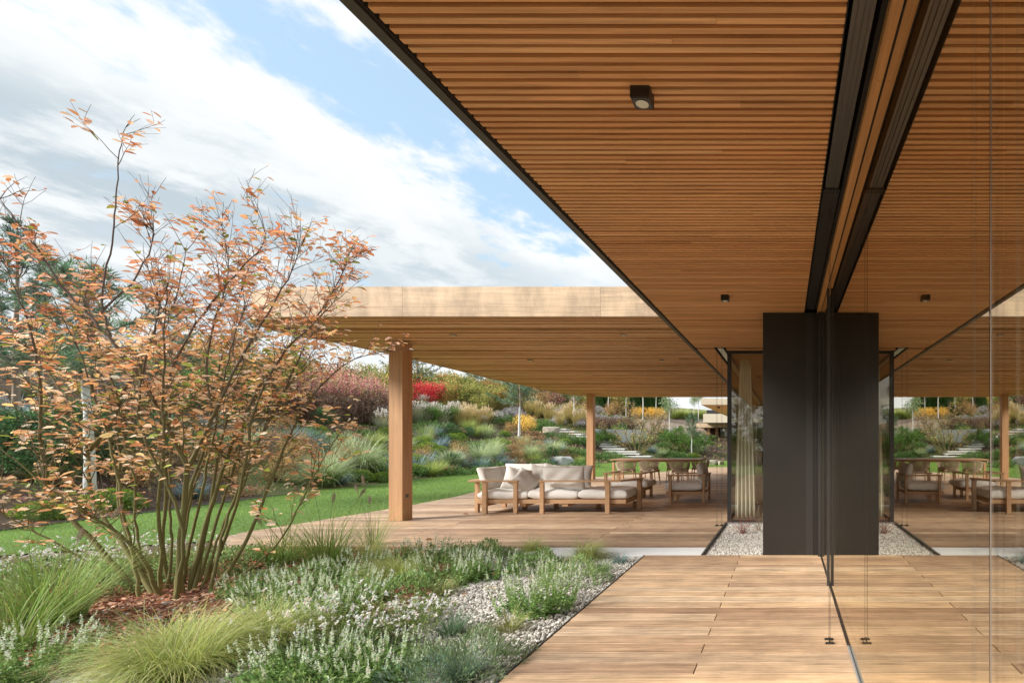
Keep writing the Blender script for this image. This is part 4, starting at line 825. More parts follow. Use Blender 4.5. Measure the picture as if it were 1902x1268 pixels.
cushion_plant('blue grey cushion at the bottom edge below the salvia', 790, 1264, .22, .12, 2000, [(.24, .35, .25), (.30, .42, .32), (.2, .29, .18)], lf=.03, w=.2)
cushion_plant('low sprawling green plant at the left behind the fountain grass', 130, 1110, .5, .22, 3600, GH, lf=.035)
cushion_plant('low leafy plant below the white flowers at the bottom', 620, 1262, .4, .14, 3000, GH, lf=.03)
cushion_plant('leafy green plant under the corner of the terrace', 895, 1046, .34, .22, 2600, GH, lf=.03)
cushion_plant('low green cushion in the left corner in front of the lawn', 60, 1085, .5, .2, 3200, GH, lf=.035)
cushion_plant('low green cushion behind the shrub foot', 420, 1060, .5, .2, 3200, GH, lf=.035)
# general low cover so that no bare soil shows between the clumps
def bed_cover():
    g = Geo(); n = 26000; X = -6.9+RNG.random(n)*4.6; Y = 2.5+RNG.random(n)*3.9; nz = sn(X, Y, 1.1, 9); lim = -3.35-.32*(Y-3)*0+.25*np.sin(Y*2.1)
    inm = ((X+5.0)/1.35)**2+((Y-4.25)/.62)**2 < 1; ok = (X < lim-.2*nz) & ~inm & (nz > -.22) & ~((Y > 5.6) & (X > -6.3) & (Y > 6.1)); X = X[ok]; Y = Y[ok]; nz = nz[ok]; n = len(X)
    Z = GZ+RNG.random(n)*(.05+.12*np.clip(nz+.3, 0, 1)); c = pick([(.15, .22, .07), (.22, .29, .10), (.11, .16, .05), (.30, .30, .13), (.26, .34, .16)], n, .22); d = RNG.normal(size=(n, 3))+np.array((0, 0, 1.1))
    leaves(g, np.stack([X, Y, Z], 1), d, RNG.uniform(.015, .045, n), .4, c); n = 1500; X = -6.9+RNG.random(n)*4.; Y = 2.5+RNG.random(n)*3.6; ok = sn(X, Y, 1.1, 9) > -.1; X = X[ok]; Y = Y[ok]; n = len(X)
    struct(tag(g.build('ground_cover', 'foliage'), 'low mixed green ground cover between the clumps of the front bed', 'ground cover'), 'stuff')
bed_cover()
# small bare plants between the panel and the corner glazing
def twiggy(label, loc, col, n=26, H=.4):
    g = Geo()
    for i in range(n):
        a = RNG.random()*6.283; tl = RNG.uniform(.05, .8); d = np.array((math.cos(a)*math.sin(tl), math.sin(a)*math.sin(tl), math.cos(tl))); p = [RNG.normal(0, .02, 3)*np.array((1, 1, 0))]
        for q in range(5): d = norm(d+RNG.normal(0, .22, 3)); p.append(p[-1]+d*H*RNG.uniform(.6, 1.1)/5)
        g.tube(p, [.0022, .002, .0018, .0015, .0012, .001], 4, col, cap=False)
        m = 5; cards(g, np.array(p)[RNG.integers(2, 6, m)], RNG.normal(size=(m, 3)), .016, .4, jit(np.array(col)*1.3, m))
    return one(g, 'bare_plant', 'foliage', label, 'plant', loc)
twiggy('bare reddish twigs growing in the gravel before the corner glazing', (-.60, 7.25, -.03), (.30, .11, .07), 34, .36)
twiggy('arching pale twigs in the gravel next to the black panel', (-.40, 7.5, -.03), (.38, .28, .18), 16, .5)
tuft('tiny green sprout in the gravel at the foot of the black panel', 1350, 1020, 60, .07, [(.1, .18, .05)], [(.25, .35, .12)])
def fallen():
    n = 260; a = RNG.random(n)*6.28; r = np.abs(RNG.normal(0, 1.1, n)); X = -4.7+r*np.cos(a)*1.5; Y = 4.6+r*np.sin(a); ok = (X < -1.7) & (Y < 6.2); X, Y = X[ok], Y[ok]; n = len(X); g = Geo(); d = np.stack([RNG.normal(size=n), RNG.normal(size=n), RNG.normal(0, .12, n)], 1)
    leaves(g, np.stack([X, Y, GZ+.03+RNG.random(n)*.02], 1), d, RNG.uniform(.04, .07, n), .55, pick([(.62, .30, .12), (.50, .22, .10), (.70, .46, .28), (.36, .18, .10)], n)); struct(tag(g.build('fallen_leaves', 'foliage'), 'fallen orange leaves lying in the front bed', 'leaves'), 'stuff')
    for lab, x, y in (('single fallen brown leaf on the terrace between column and sofa', *fl(860, 955, 0)[:2]), ('fallen brown leaf near the front edge of the terrace', *fl(790, 1003, 0)[:2])):
        g = Geo(); leaves(g, np.zeros((1, 3)), np.array([(1., .2, .08)]), np.array([.085]), .5, np.array([(.36, .2, .1)]), fold=.35); o = g.build('fallen_leaf', 'foliage', loc=(x, y, .006)); tag(o, lab, 'leaf')
fallen()
print('front bed')

# ------------------------------------------------------------------ templates for the planted hillside
GREENS = [(.09, .17, .035), (.13, .22, .05), (.07, .13, .03), (.17, .27, .07)]
PAL = dict(red=[(.55, .05, .07), (.68, .09, .10), (.42, .03, .05)], burgundy=[(.46, .17, .18), (.54, .26, .25), (.34, .12, .13), (.56, .38, .28), (.36, .30, .14)], orange=[(.50, .27, .10), (.56, .34, .14), (.38, .22, .09), (.34, .30, .11)],
           olive=[(.24, .26, .07), (.32, .31, .09), (.16, .20, .05), (.40, .33, .11)], green=GREENS, dark=[(.055, .12, .045), (.08, .16, .06), (.04, .085, .035)], gold=[(.72, .46, .09), (.80, .56, .16), (.58, .36, .08)],
           brown=[(.22, .13, .085), (.30, .19, .13), (.16, .09, .06)], rust=[(.40, .22, .11), (.48, .28, .15), (.30, .20, .08), (.24, .24, .08)], bluegreen=[(.09, .16, .12), (.13, .22, .17), (.06, .11, .08)])
def leaf_cloud(g, rx, ry, rz, n, pal, lf=.09, blobs=36, flat0=.0, w=.55, cz=None, spread=.20, rs=None):
    cz = rz if cz is None else cz; B = norm(RNG.normal(size=(blobs, 3)))*(RNG.random((blobs, 1))**.45)*np.array((rx, ry, rz))*.82; br = 1+RNG.normal(0, .16, blobs)
    k = RNG.integers(0, blobs, n); d = norm(RNG.normal(size=(n, 3))); P = B[k]+d*(RNG.random((n, 1))**.5)*spread*np.array((rx, ry, rz))*1.5+np.array((0, 0, cz)); ok = P[:, 2] > flat0; P = P[ok]; k = k[ok]
    out = norm(P-np.array((0, 0, cz*.7))); c = pick(pal, len(P), .16)*br[k][:, None]; cards(g, P, out+RNG.normal(0, .8, P.shape), lf*RNG.uniform(.6, 1.4, len(P)), w, np.clip(c*1.18, .005, 1))
HID = -60
def shrub_tpl(name, label, group, pal, n=2600, lf=.085, r=(1, 1, .9), stems=7, sc_=.06, blobs=36, spread=.2, bark=(.12, .09, .06)):
    t = thing(name, label, 'shrub', (0, 0, 0), 0, group); g = Geo()
    for i in range(stems):
        a = RNG.random()*6.283; tl = RNG.uniform(.1, .8); p = [np.zeros(3)]; d = np.array((math.cos(a)*math.sin(tl), math.sin(a)*math.sin(tl), math.cos(tl)))
        for q in range(5): d = norm(d+RNG.normal(0, .12, 3)); p.append(p[-1]+d*r[2]*.36)
        g.tube(p, np.linspace(.022, .006, 6), 4, bark, cap=False)
    g.build('stems', 'bark', t); g = Geo(); leaf_cloud(g, r[0], r[1], r[2], n, pal, lf, blobs, spread=spread); g.build('leaves', 'foliage', t); return t
USED = set()
def put(tpl, loc, s=1., label=None, rz=None):
    """first use moves the template itself, later uses copy it"""
    k = (s,)*3 if np.isscalar(s) else s; rz = RNG.random()*6.283 if rz is None else rz
    if tpl.name in USED: return copy1(tpl, tuple(loc), rz, k, label or tpl['grp_label'])
    USED.add(tpl.name); tpl['grp_label'] = tpl['label']; tpl.location = tuple(loc); tpl.rotation_euler[2] = rz; tpl.scale = k
    if label: tpl['label'] = label
    return tpl
T = {}
T['red'] = shrub_tpl('shrub', 'bright crimson autumn shrub on the hillside', 'crimson shrubs on the hillside', PAL['red'], 2600)
T['burgundy'] = shrub_tpl('shrub', 'tall burgundy leaved shrub at the top of the slope', 'burgundy shrubs on the slope', PAL['burgundy'], 1900, lf=.075, spread=.26, blobs=60)
T['orange'] = shrub_tpl('shrub', 'orange leaved shrub high on the hillside', 'orange shrubs on the hillside', PAL['orange'])
T['olive'] = shrub_tpl('shrub', 'olive green shrub of the upper slope', 'olive green shrubs of the upper slope', PAL['olive'])
T['green'] = shrub_tpl('shrub', 'fresh green rounded shrub of the upper slope', 'fresh green shrubs of the slope', PAL['green'])
T['dark'] = shrub_tpl('conifer_shrub', 'dark green bushy conifer on the slope', 'dark bushy conifers on the slope', PAL['dark'], 3200, lf=.07)
T['gold'] = shrub_tpl('shrub', 'golden yellow autumn shrub on the hillside', 'golden yellow shrubs', PAL['gold'], 1600, lf=.09, spread=.28)
T['rust'] = shrub_tpl('shrub', 'rusty brown shrub on the hillside', 'rusty brown shrubs', PAL['rust'], 2000, spread=.26)
def low(name, label, group, pal, n, r, h, lf, w=.4, cat='shrub'):
    g = Geo(); leaf_cloud(g, r, r, h, n, pal, lf, 30, w=w, cz=h*.25, spread=.24); return one(g, name, 'foliage', label, cat, (0, 0, 0), 0, group)
T['juniper'] = low('low_juniper', 'spreading low green juniper on the lower bank', 'low green junipers on the lower bank', [(.10, .18, .05), (.15, .25, .07), (.07, .12, .035)], 1900, 1., .42, .12, .32)
T['rustlow'] = low('cushion_shrub', 'low reddish brown cushion plant on the bank', 'reddish brown cushion plants on the bank', [(.36, .20, .13), (.44, .27, .18), (.28, .19, .09), (.25, .23, .09)], 1600, 1., .3, .11)
def dome_tpl():
    g = Geo(); n = 1500; d = norm(RNG.normal(size=(n, 3))); d[:, 2] = np.abs(d[:, 2]); cards(g, d*np.array((.95, .95, .82)), d+RNG.normal(0, .35, (n, 3)), .12*RNG.uniform(.6, 1.2, n), .4, pick([(.19, .30, .035), (.25, .36, .05), (.14, .23, .03), (.30, .36, .06)], n, .12))
    u = ICO_V*np.array((.9, .9, .78)); g.add(u, [ICO_F], (.07, .12, .02)); return one(g, 'dome_shrub', 'foliage', 'round bright green dome shrub on the lower bank', 'shrub', (0, 0, 0), 0, 'green dome shrubs on the lower bank')
T['dome'] = dome_tpl()
def gt(name, label, group, n, L, r, tilt, curl, W, c0, c1, K=4, heads=None):
    g = grass_clump(n, L, r, tilt, curl, W, c0, c1, K)
    if heads:
        m = heads[0]; a = RNG.random(m)*6.283; tl = RNG.uniform(.05, heads[2], m); H = heads[1]*RNG.uniform(.8, 1.1, m); d = np.stack([np.cos(a)*np.sin(tl), np.sin(a)*np.sin(tl), np.cos(tl)], 1)
        for i in range(m): g.tube([(0, 0, 0), d[i]*H[i]], .004, 3, (.45, .34, .16), cap=False)
        q = np.repeat(d*H[:, None], 16, 0)*RNG.uniform(.82, 1.02, (m*16, 1)); cards(g, q, np.repeat(d, 16, 0)+RNG.normal(0, .5, q.shape), .07, .35, pick(heads[3], len(q)))
    return one(g, name, 'foliage', label, 'grass clump', (0, 0, 0), 0, group)
T['pale'] = gt('ornamental_grass_clump', 'arching pale green ornamental grass on the lower bank', 'pale arching grasses on the lower bank', 800, 1.15, .16, .45, 1.25, .019, [(.22, .30, .10), (.28, .36, .14)], [(.62, .66, .44), (.50, .56, .33)], 6)
T['fescue'] = gt('blue_fescue', 'small blue grey fescue tuft on the lower bank', 'blue fescue tufts on the lower bank', 340, .42, .08, .7, .5, .014, [(.16, .22, .20)], [(.36, .46, .48), (.28, .38, .40)])
T['ochre'] = gt('meadow_grass_clump', 'tall ochre meadow grass with feathery heads on the hillside', 'ochre meadow grasses on the hillside', 500, .9, .2, .25, .6, .012, [(.34, .30, .10), (.40, .34, .12)], [(.70, .52, .22), (.62, .46, .2), (.5, .5, .22)], 4, (36, 1.15, .35, [(.66, .52, .30), (.74, .64, .46)]))
T['lime'] = gt('meadow_grass_clump', 'soft yellow green grass clump on the bank', 'yellow green grass clumps on the bank', 450, .6, .16, .45, .8, .014, [(.22, .30, .06)], [(.50, .54, .2), (.38, .46, .14)])
T['silver'] = gt('meadow_grass_clump', 'silvery seed headed grass below the shrubs', 'silvery grasses below the shrubs', 420, .8, .2, .3, .7, .01, [(.24, .29, .14)], [(.52, .54, .40)], 4, (44, 1.0, .5, [(.66, .62, .58), (.74, .70, .66)]))
def aster_tpl():
    g = Geo(); leaf_cloud(g, 1, 1, .6, 900, [(.12, .16, .07), (.2, .17, .1)], .08, 20); n = 1300; d = norm(RNG.normal(size=(n, 3))); d[:, 2] = np.abs(d[:, 2])*.9+.15; P = d*np.array((1, 1, .95))*RNG.uniform(.75, 1.05, (n, 1))*(1+.15*np.sin(d[:, :1]*7)*np.sin(d[:, 1:2]*6))
    cards(g, P, d+RNG.normal(0, .7, (n, 3)), .085, .8, pick([(.66, .62, .66), (.76, .73, .74), (.54, .48, .55)], n, .1)); return one(g, 'aster', 'petal', 'pale lilac aster mound in bloom on the hillside', 'flowers', (0, 0, 0), 0, 'pale lilac asters on the hillside')
T['aster'] = aster_tpl()
def brown_tpl():
    g = Geo()
    for i in range(150):
        a = RNG.random()*6.283; tl = RNG.uniform(0, .35); b = np.array((RNG.normal(0, .35), RNG.normal(0, .35), 0)); d = np.array((math.cos(a)*math.sin(tl), math.sin(a)*math.sin(tl), math.cos(tl))); H = RNG.uniform(.5, 1.); g.tube([b, b+d*H], [.008, .003], 3, (.2, .12, .08), cap=False)
        q = b[None]+d[None]*H*RNG.uniform(.5, 1.02, (9, 1)); cards(g, q, RNG.normal(size=(9, 3)), .07, .6, pick(PAL['brown']+[(.36, .26, .2)], 9, .2))
    return one(g, 'faded_perennial', 'foliage', 'withered brown perennials above the grass terrace', 'plant', (0, 0, 0), 0, 'withered brown perennials above the grass terrace')
T['brown'] = brown_tpl()
def pine_tpl(name, label, group, H=6., crown0=.25, R0=1.7, pal=((.10, .17, .12), (.14, .22, .15), (.07, .12, .08)), trunk=(.30, .24, .19), needles=16, nl=.16, seed=0, dens=1., tr=.09, white=0., cat='tree'):
    t = thing(name, label, cat, (0, 0, 0), 0, group); rs = np.random.default_rng(seed); g = Geo(); z = np.linspace(0, H, 14); wx = np.cumsum(rs.normal(0, .02*H/6, 14)); wy = np.cumsum(rs.normal(0, .02*H/6, 14)); P = np.stack([wx-wx[0], wy-wy[0], z], 1)
    col = np.tile(trunk, (14, 1)); col[z < white] = (.66, .66, .63); g.tube(P, np.linspace(tr, .012, 14), 8, np.repeat(col, 8, 0)); gn = Geo(); zz = H*crown0
    NP = []; ND = []
    while zz < H*.985:
        f = (zz/H-crown0)/(1-crown0); Lb = R0*(1-f)**.75*(.75+.35*math.sin(f*9+seed))+.12; nb = rs.integers(4, 7)
        for b in range(nb):
            a = rs.random()*6.283; d = np.array((math.cos(a), math.sin(a), rs.uniform(.05, .5)+f*.5)); p0 = np.array([np.interp(zz, z, P[:, k]) for k in range(3)]); L = Lb*rs.uniform(.6, 1.15); pts = [p0]; dd = norm(d)
            for q in range(4): dd = norm(dd+rs.normal(0, .13, 3)+np.array((0, 0, .06))); pts.append(pts[-1]+dd*L/4)
            g.tube(pts, np.linspace(.022, .006, 5)*(H/6), 4, trunk, cap=False); m = max(3, int(9*dens*L/R0+3))
            for q in range(m):
                u = rs.uniform(.3, 1.02)*4; k = min(int(u), 3); s = pts[k]+(pts[k+1]-pts[k])*(u-k); sd = norm(dd+rs.normal(0, .55, 3)+np.array((0, 0, .35))); NP.append(s); ND.append(sd)
        zz += H*.045*rs.uniform(.7, 1.3)
    NP.append(P[-1]); ND.append((0, 0, 1.)); NP = np.array(NP); ND = np.array(ND); n = len(NP); br = 1+rs.normal(0, .18, n)
    Q = np.repeat(NP, needles, 0); D = np.repeat(ND, needles, 0); u = RNG.random((len(Q), 1)); Q = Q+D*u*nl*1.1; dv = D*.9+RNG.normal(0, .55, Q.shape); cards(gn, Q, dv, nl*RNG.uniform(.7, 1.2, len(Q)), .10, np.clip(pick(pal, len(Q), .12)*np.repeat(br, needles)[:, None], .005, 1))
    g.build('trunk', 'bark', t, smooth=True); gn.build('crown', 'foliage', t); return t
T['pine'] = pine_tpl('pine_tree', 'blue green pine with loose open branches', 'pines on the hill', 6., .18, 1.9, seed=1, dens=1.3)
T['pine2'] = pine_tpl('pine_tree', 'slim young pine with a pale stem', 'young pines on the hill', 4.2, .45, 1.1, seed=2, pal=((.12, .20, .10), (.17, .25, .14), (.08, .13, .07)), white=1.7, tr=.07)
T['wpine'] = pine_tpl('pine_tree', 'spreading pine with a white painted trunk on the bank', 'white trunked pines', 4.2, .52, 2.2, seed=3, pal=((.15, .24, .14), (.21, .30, .19), (.10, .17, .10)), white=2.2, tr=.085, dens=1.8)
def thuja_tpl():
    t = thing('conifer', 'dark green columnar conifer of the hilltop hedge', 'tree', (0, 0, 0), 0, 'columnar conifers of the hilltop hedge'); g = Geo(); n = 1500; z = RNG.random(n)**.8; r = .34*(1-z)**.55*(.75+.3*RNG.random(n)); a = RNG.random(n)*6.283
    P = np.stack([r*np.cos(a), r*np.sin(a), z*1.9+.05], 1); cards(g, P, np.stack([np.cos(a), np.sin(a), np.full(n, 1.3)], 1)+RNG.normal(0, .35, (n, 3)), .15, .3, pick([(.07, .15, .035), (.10, .20, .05), (.045, .10, .025)], n, .18)); g.build('crown', 'foliage', t)
    g = Geo(); g.tube([(0, 0, 0), (0, 0, 1.6)], [.035, .01], 5, (.15, .1, .07)); g.build('trunk', 'bark', t); return t
T['thuja'] = thuja_tpl()
def young_tree():
    t = thing('young_tree', 'slender young tree with a whitish stem and thin leafy crown', 'tree', (0, 0, 0), 0, 'slender young trees on the hilltop'); g = Geo(); g.tube([(0, 0, 0), (.02, 0, 1.), (0, .03, 2.), (0, 0, 3.2)], [.045, .04, .03, .01], 6, (.58, .56, .52))
    for i in range(16): a = RNG.random()*6.283; z0 = RNG.uniform(1.5, 2.9); g.tube([(0, 0, z0), (math.cos(a)*.3, math.sin(a)*.3, z0+.3), (math.cos(a)*.5, math.sin(a)*.5, z0+.65)], [.012, .008, .004], 4, (.3, .24, .2), cap=False)
    g.build('trunk', 'bark', t); g = Geo(); leaf_cloud(g, .62, .62, .95, 1100, [(.20, .28, .13), (.28, .35, .18), (.14, .2, .1)], .09, 26, cz=2.55, spread=.3); g.build('crown', 'foliage', t); return t
T['young'] = young_tree()

# ------------------------------------------------------------------ hand placed plants of the hillside (pixel of the foot on the slope)
def hp(k, px, py, s, label=None, dz=0.): p = hit(px, py); p[2] += dz; return put(T[k], p, s, label)
for px, py, s in ((603, 903, .95), (668, 880, 1.1), (890, 862, .95), (985, 852, .85), (1028, 846, .9), (835, 872, .7), (640, 850, .8)): hp('pale', px, py, s)
for px, py, s in ((705, 855, .38), (716, 874, .42), (668, 892, .32), (704, 888, .36), (690, 876, .34), (838, 822, .45), (850, 818, .4), (920, 838, .5), (935, 832, .45), (782, 846, .45), (795, 838, .4), (775, 830, .42), (790, 828, .4), (925, 826, .4), (770, 865, .42), (800, 850, .4), (815, 843, .36), (650, 890, .3), (695, 862, .33), (712, 895, .3), (845, 812, .4), (905, 830, .4), (768, 850, .4), (768, 880, .35)): hp('dome', px, py, s*1.2)
for px, py, s in ((808, 812, 1.5), (820, 832, 1.4), (788, 866, 1.5), (852, 868, 1.4), (846, 858, 1.2), (925, 856, 1.3), (931, 865, 1.2), (893, 873, 1.5), (555, 826, 1.6), (582, 840, 1.6), (725, 878, 1.2), (785, 820, 1.4), (540, 830, 1.4), (776, 870, 1.2)): hp('fescue', px, py, s)
for px, py, s in ((800, 884, 1.), (815, 880, .9), (700, 830, 1.1), (885, 812, 1.2), (900, 810, 1.1), (790, 815, 1.2), (870, 800, 1.2)): hp('lime', px, py, s)
for px, py, s in ((870, 838, .95), (1000, 866, .8), (1090, 868, .8), (1075, 845, .9), (1130, 852, 1.), (1250, 850, .9), (1063, 822, 1.1), (1080, 826, 1.), (1000, 795, 1.2), (985, 792, 1.), (1015, 800, 1.2), (800, 800, 1.1), (850, 883, .7), (1150, 858, .8), (1035, 815, .9), (900, 880, .7), (1270, 853, .8)): hp('juniper', px, py, s)
for px, py, s in ((960, 835, .9), (945, 850, .8), (975, 845, .8), (985, 860, .8), (950, 862, .8), (1040, 800, .8), (935, 850, .7), (1000, 828, .8), (1062, 810, .8), (870, 860, .8), (830, 860, .7), (965, 822, .9), (1055, 840, .7), (1010, 815, .9), (905, 862, .7)): hp('rustlow', px, py, s)
hp('red', 792, 752, (1.45, 1.2, 1.05), 'bright crimson autumn shrub right of the near column'); hp('red', 812, 746, (1.1, 1.1, 1.15), 'smaller crimson shrub touching the bright one right of the near column')
for px, py, s in ((560, 775, 2.3), (610, 772, 2.5), (655, 770, 2.4), (700, 768, 2.1), (575, 752, 2.6), (690, 758, 2.4), (505, 760, 1.8), (640, 752, 2.6)): hp('burgundy', px, py, s*.50)
for px, py, s in ((838, 758, 1.2), (830, 742, 1.3), (905, 752, 1.3), (880, 748, 1.1), (925, 765, 1.1), (862, 742, 1.2), (400, 745, 1.8)): hp('orange', px, py, s*.95)
for px, py, s in ((850, 760, 1.4), (870, 758, 1.3), (890, 762, 1.4), (860, 748, 1.5), (910, 760, 1.3), (940, 758, 1.4), (825, 735, 1.6), (845, 735, 1.6), (780, 745, 1.2), (1100, 760, 1.6), (1150, 768, 1.5), (520, 750, 1.8), (760, 740, 1.8)): hp('olive', px, py, s*.9)
for px, py, s in ((972, 806, .75), (984, 800, .6), (1122, 764, .8), (1136, 766, .75), (1190, 777, .6), (1205, 778, .6), (1216, 778, .6), (1230, 779, .6), (1108, 762, .8), (1180, 777, .55)): hp('gold', px, py, s)
for px, py, s in ((860, 773, .8), (945, 776, .85), (926, 780, .8), (1040, 772, .9), (1078, 775, .9), (1120, 790, 1.), (1130, 792, .9), (1112, 785, .9), (1148, 790, 1.), (1160, 793, .9), (955, 770, .8), (780, 776, .8), (1300, 822, .8), (1292, 815, .7), (1255, 806, .8), (875, 776, .7), (1098, 782, .8)): hp('aster', px, py, s*.75)
for px, py, s in ((855, 792, 1.), (870, 790, 1.1), (885, 792, 1.), (898, 792, 1.), (878, 785, 1.), (1020, 782, 1.2), (1050, 785, 1.2), (1085, 790, 1.1), (1060, 778, 1.2), (1070, 790, 1.), (1040, 790, 1.), (905, 788, 1.), (1000, 775, 1.1), (985, 770, 1.2), (1095, 795, .9)): hp('ochre', px, py, s)
for px, py, s in ((775, 785, 1.2), (790, 788, 1.1), (805, 782, 1.1), (820, 790, 1.1), (835, 785, 1.), (845, 776, 1.), (700, 790, 1.), (712, 800, 1.)): hp('silver', px, py, s)
for px in range(548, 724, 11): hp('brown', px, 786-RNG.random()*16, 1.35*RNG.uniform(.85, 1.2))
for px in range(1105, 1170, 9): hp('brown', px, 800-RNG.random()*4, 1.0)
for px, py, s in ((692, 766, 1.3), (310, 860, 1.2), (100, 905, 1.2), (60, 890, 1.3), (140, 880, 1.3), (130, 860, 1.4), (225, 880, 1.1), (20, 880, 1.3), (1095, 770, 1.), (1080, 757, 1.), (240, 800, 1.1)): hp('dark', px, py, s*.58)
for px, py, s in ((1245, 835, 1.), (1262, 838, 1.1), (1275, 842, 1.), (1290, 838, 1.1), (1300, 845, 1.), (1110, 812+20, .9), (1120, 826, .9), (1135, 832, .8), (1150, 815, .8), (800, 790, 1.), (460, 780, 1.4), (380, 770, 1.5), (1260, 815, .8), (1236, 822, .8)): hp('green', px, py, s*.85)
# trees
hp('wpine', 964, 818, 1.0, 'spreading pine with a white painted trunk in the middle of the bank')
hp('wpine', 172, 932, 1.0, 'pine with a pale trunk seen through the branches of the autumn shrub')
hp('pine2', 881, 742, 1.05, 'young pine with a bare pale stem right of the crimson shrub'); hp('pine2', 893, 744, .8, 'smaller pine just right of the bare stemmed one')
for px, py, s in ((1066, 790, 1.1), (1163, 776, 1.1), (1194, 780, 1.25), (1219, 778, 1.15), (1244, 820, 1.15), (1297, 782, 1.), (1130, 772, 1.1), (1289, 780, .8)): hp('young', px, py, s)
hp('pine2', 1285, 850, .72, 'little dark pine beside the far pavilion posts')
for px, py, s in ((85, 760, .66), (28, 770, .80), (-40, 790, .7), (185, 752, .5), (775, 742, 1.0), (330, 745, .6), (960, 756, 1.0), (990, 756, .9), (470, 742, .6)): hp('pine', px, py, s)
for i in range(26): hp('thuja', 1000+i*4.4 if i < 14 else 1112+(i-14)*11, 757-RNG.random()*3 if i < 14 else 768-RNG.random()*3, RNG.uniform(.9, 1.25))
for i in range(30): hp('thuja', 1110+i*4.3, 768-RNG.random()*4, RNG.uniform(.8, 1.2))
for i in range(14): hp('lime', 1250+i*4.2, 777, RNG.uniform(1., 1.7))
print('handplaced')
# random planting between them
STAIR = [hit(1184-150*i/11, 851-51*i/11) for i in range(12)]
def on_stair(x, y, r=1.5): return any(math.hypot((x-q[0])*.75, y-q[1]+.4) < r for q in STAIR)
def fill(lst, smin, smax, n, sep, ymin=5., ymax=46., xmax=-6., seed=1):
    rs = np.random.default_rng(seed); pts = []; tries = 0
    while len(pts) < n and tries < 40000:
        tries += 1; y = rs.uniform(ymin, ymax); x = rs.uniform(-42, xmax)
        if x/y < -1.66 or x/y > -.14: continue
        s = float(sdist(x, y))
        if not smin < s < smax or on_stair(x, y): continue
        d = math.hypot(x, y)
        if any((x-a)**2+(y-b)**2 < sep*sep for a, b in pts): continue
        pts.append((x, y)); k, s0, s1 = lst[rs.integers(0, len(lst))]
        if x/y < -1.0 and k in ('burgundy', 'orange', 'gold'): k = ('olive', 'green')[rs.integers(0, 2)]
        put(T[k], (x, y, float(height(x, y))-.03), rs.uniform(s0, s1)*(.72 if (x/y < -1. and s > 9) else 1.))
fill([('juniper', .5, .9), ('rustlow', .5, .9), ('dome', .3, .45), ('fescue', 1., 1.5), ('lime', .6, 1.1), ('pale', .5, .9), ('rustlow', .5, .9), ('juniper', .4, .8), ('dark', .35, .6), ('rust', .4, .6)], .4, 6.6, 185, 1.0, seed=3)
fill([('ochre', .7, 1.1), ('silver', .7, 1.1), ('rust', .5, .9), ('olive', .5, .9), ('green', .5, .8), ('aster', .5, .7), ('juniper', .8, 1.2), ('lime', 1., 1.4)], 9., 13.5, 90, 1.5, xmax=-15, seed=4)
fill([('olive', 1., 1.6), ('green', 1., 1.6), ('orange', .9, 1.3), ('burgundy', 1., 1.5), ('rust', 1., 1.4), ('dark', .9, 1.5), ('gold', .8, 1.1), ('olive', 1., 1.5)], 13.5, 21, 90, 1.9, ymax=60, xmax=-19, seed=5)
# hill cover: low mixed foliage too fine to count
def slope_cover():
    n = 90000; Y = 5+RNG.random(n)**1.1*45; X = -44+RNG.random(n)*44; S = sdist(X, Y); sd = np.min([np.hypot((X-q[0])*.75, Y-q[1]+.4) for q in STAIR], 0); ok = (sd > 1.) & (S > .05) & (S < 24) & (X/Y > -1.7) & ~((S > 6.9) & (S < 8.7)) & ~((X > -13) & (S > 8.)); X, Y, S = X[ok], Y[ok], S[ok]; n = len(X); a = sn(X, Y, .5, 21); b = sn(X, Y, .9, 33)
    pal = np.array([(.17, .23, .07), (.28, .33, .10), (.44, .28, .19), (.34, .24, .15), (.50, .45, .21), (.22, .29, .13), (.15, .19, .08)]); k = np.clip(((a+.55)/1.1*7).astype(int), 0, 6); keep = b > -.30; X, Y, S, k, b = X[keep], Y[keep], S[keep], k[keep], b[keep]; n = len(X)
    c = jit(pal[k], n, .22); Z = height(X, Y)+RNG.random(n)*(.04+.14*np.clip(b+.3, 0, 1)); sz = RNG.uniform(.04, .10, n)*(1+Y/40); g = Geo(); cards(g, np.stack([X, Y, Z], 1), RNG.normal(size=(n, 3))+np.array((0, 0, .9)), sz, .45, c)
    struct(tag(g.build('hillside_cover', 'foliage'), 'low mixed ground cover over the planted bank', 'ground cover'), 'stuff')
    n = 30000; Y = 5+RNG.random(n)*34; X = -40+RNG.random(n)*34; S = sdist(X, Y); ok = (S > 6.95) & (S < 8.65) & (X/Y > -1.7) & (X < -13.5); X, Y = X[ok], Y[ok]; n = len(X); P = np.stack([X, Y, height(X, Y)], 1); g = Geo(); cards(g, P, RNG.normal(0, .35, (n, 3))+np.array((0, 0, 1.)), .10*RNG.uniform(.6, 1.3, n), .18, pick([(.20, .34, .05), (.28, .40, .08), (.16, .27, .05)], n, .15))
    struct(tag(g.build('terrace_grass', 'foliage'), 'narrow green grass terrace half way up the slope', 'grass'), 'stuff')
slope_cover()

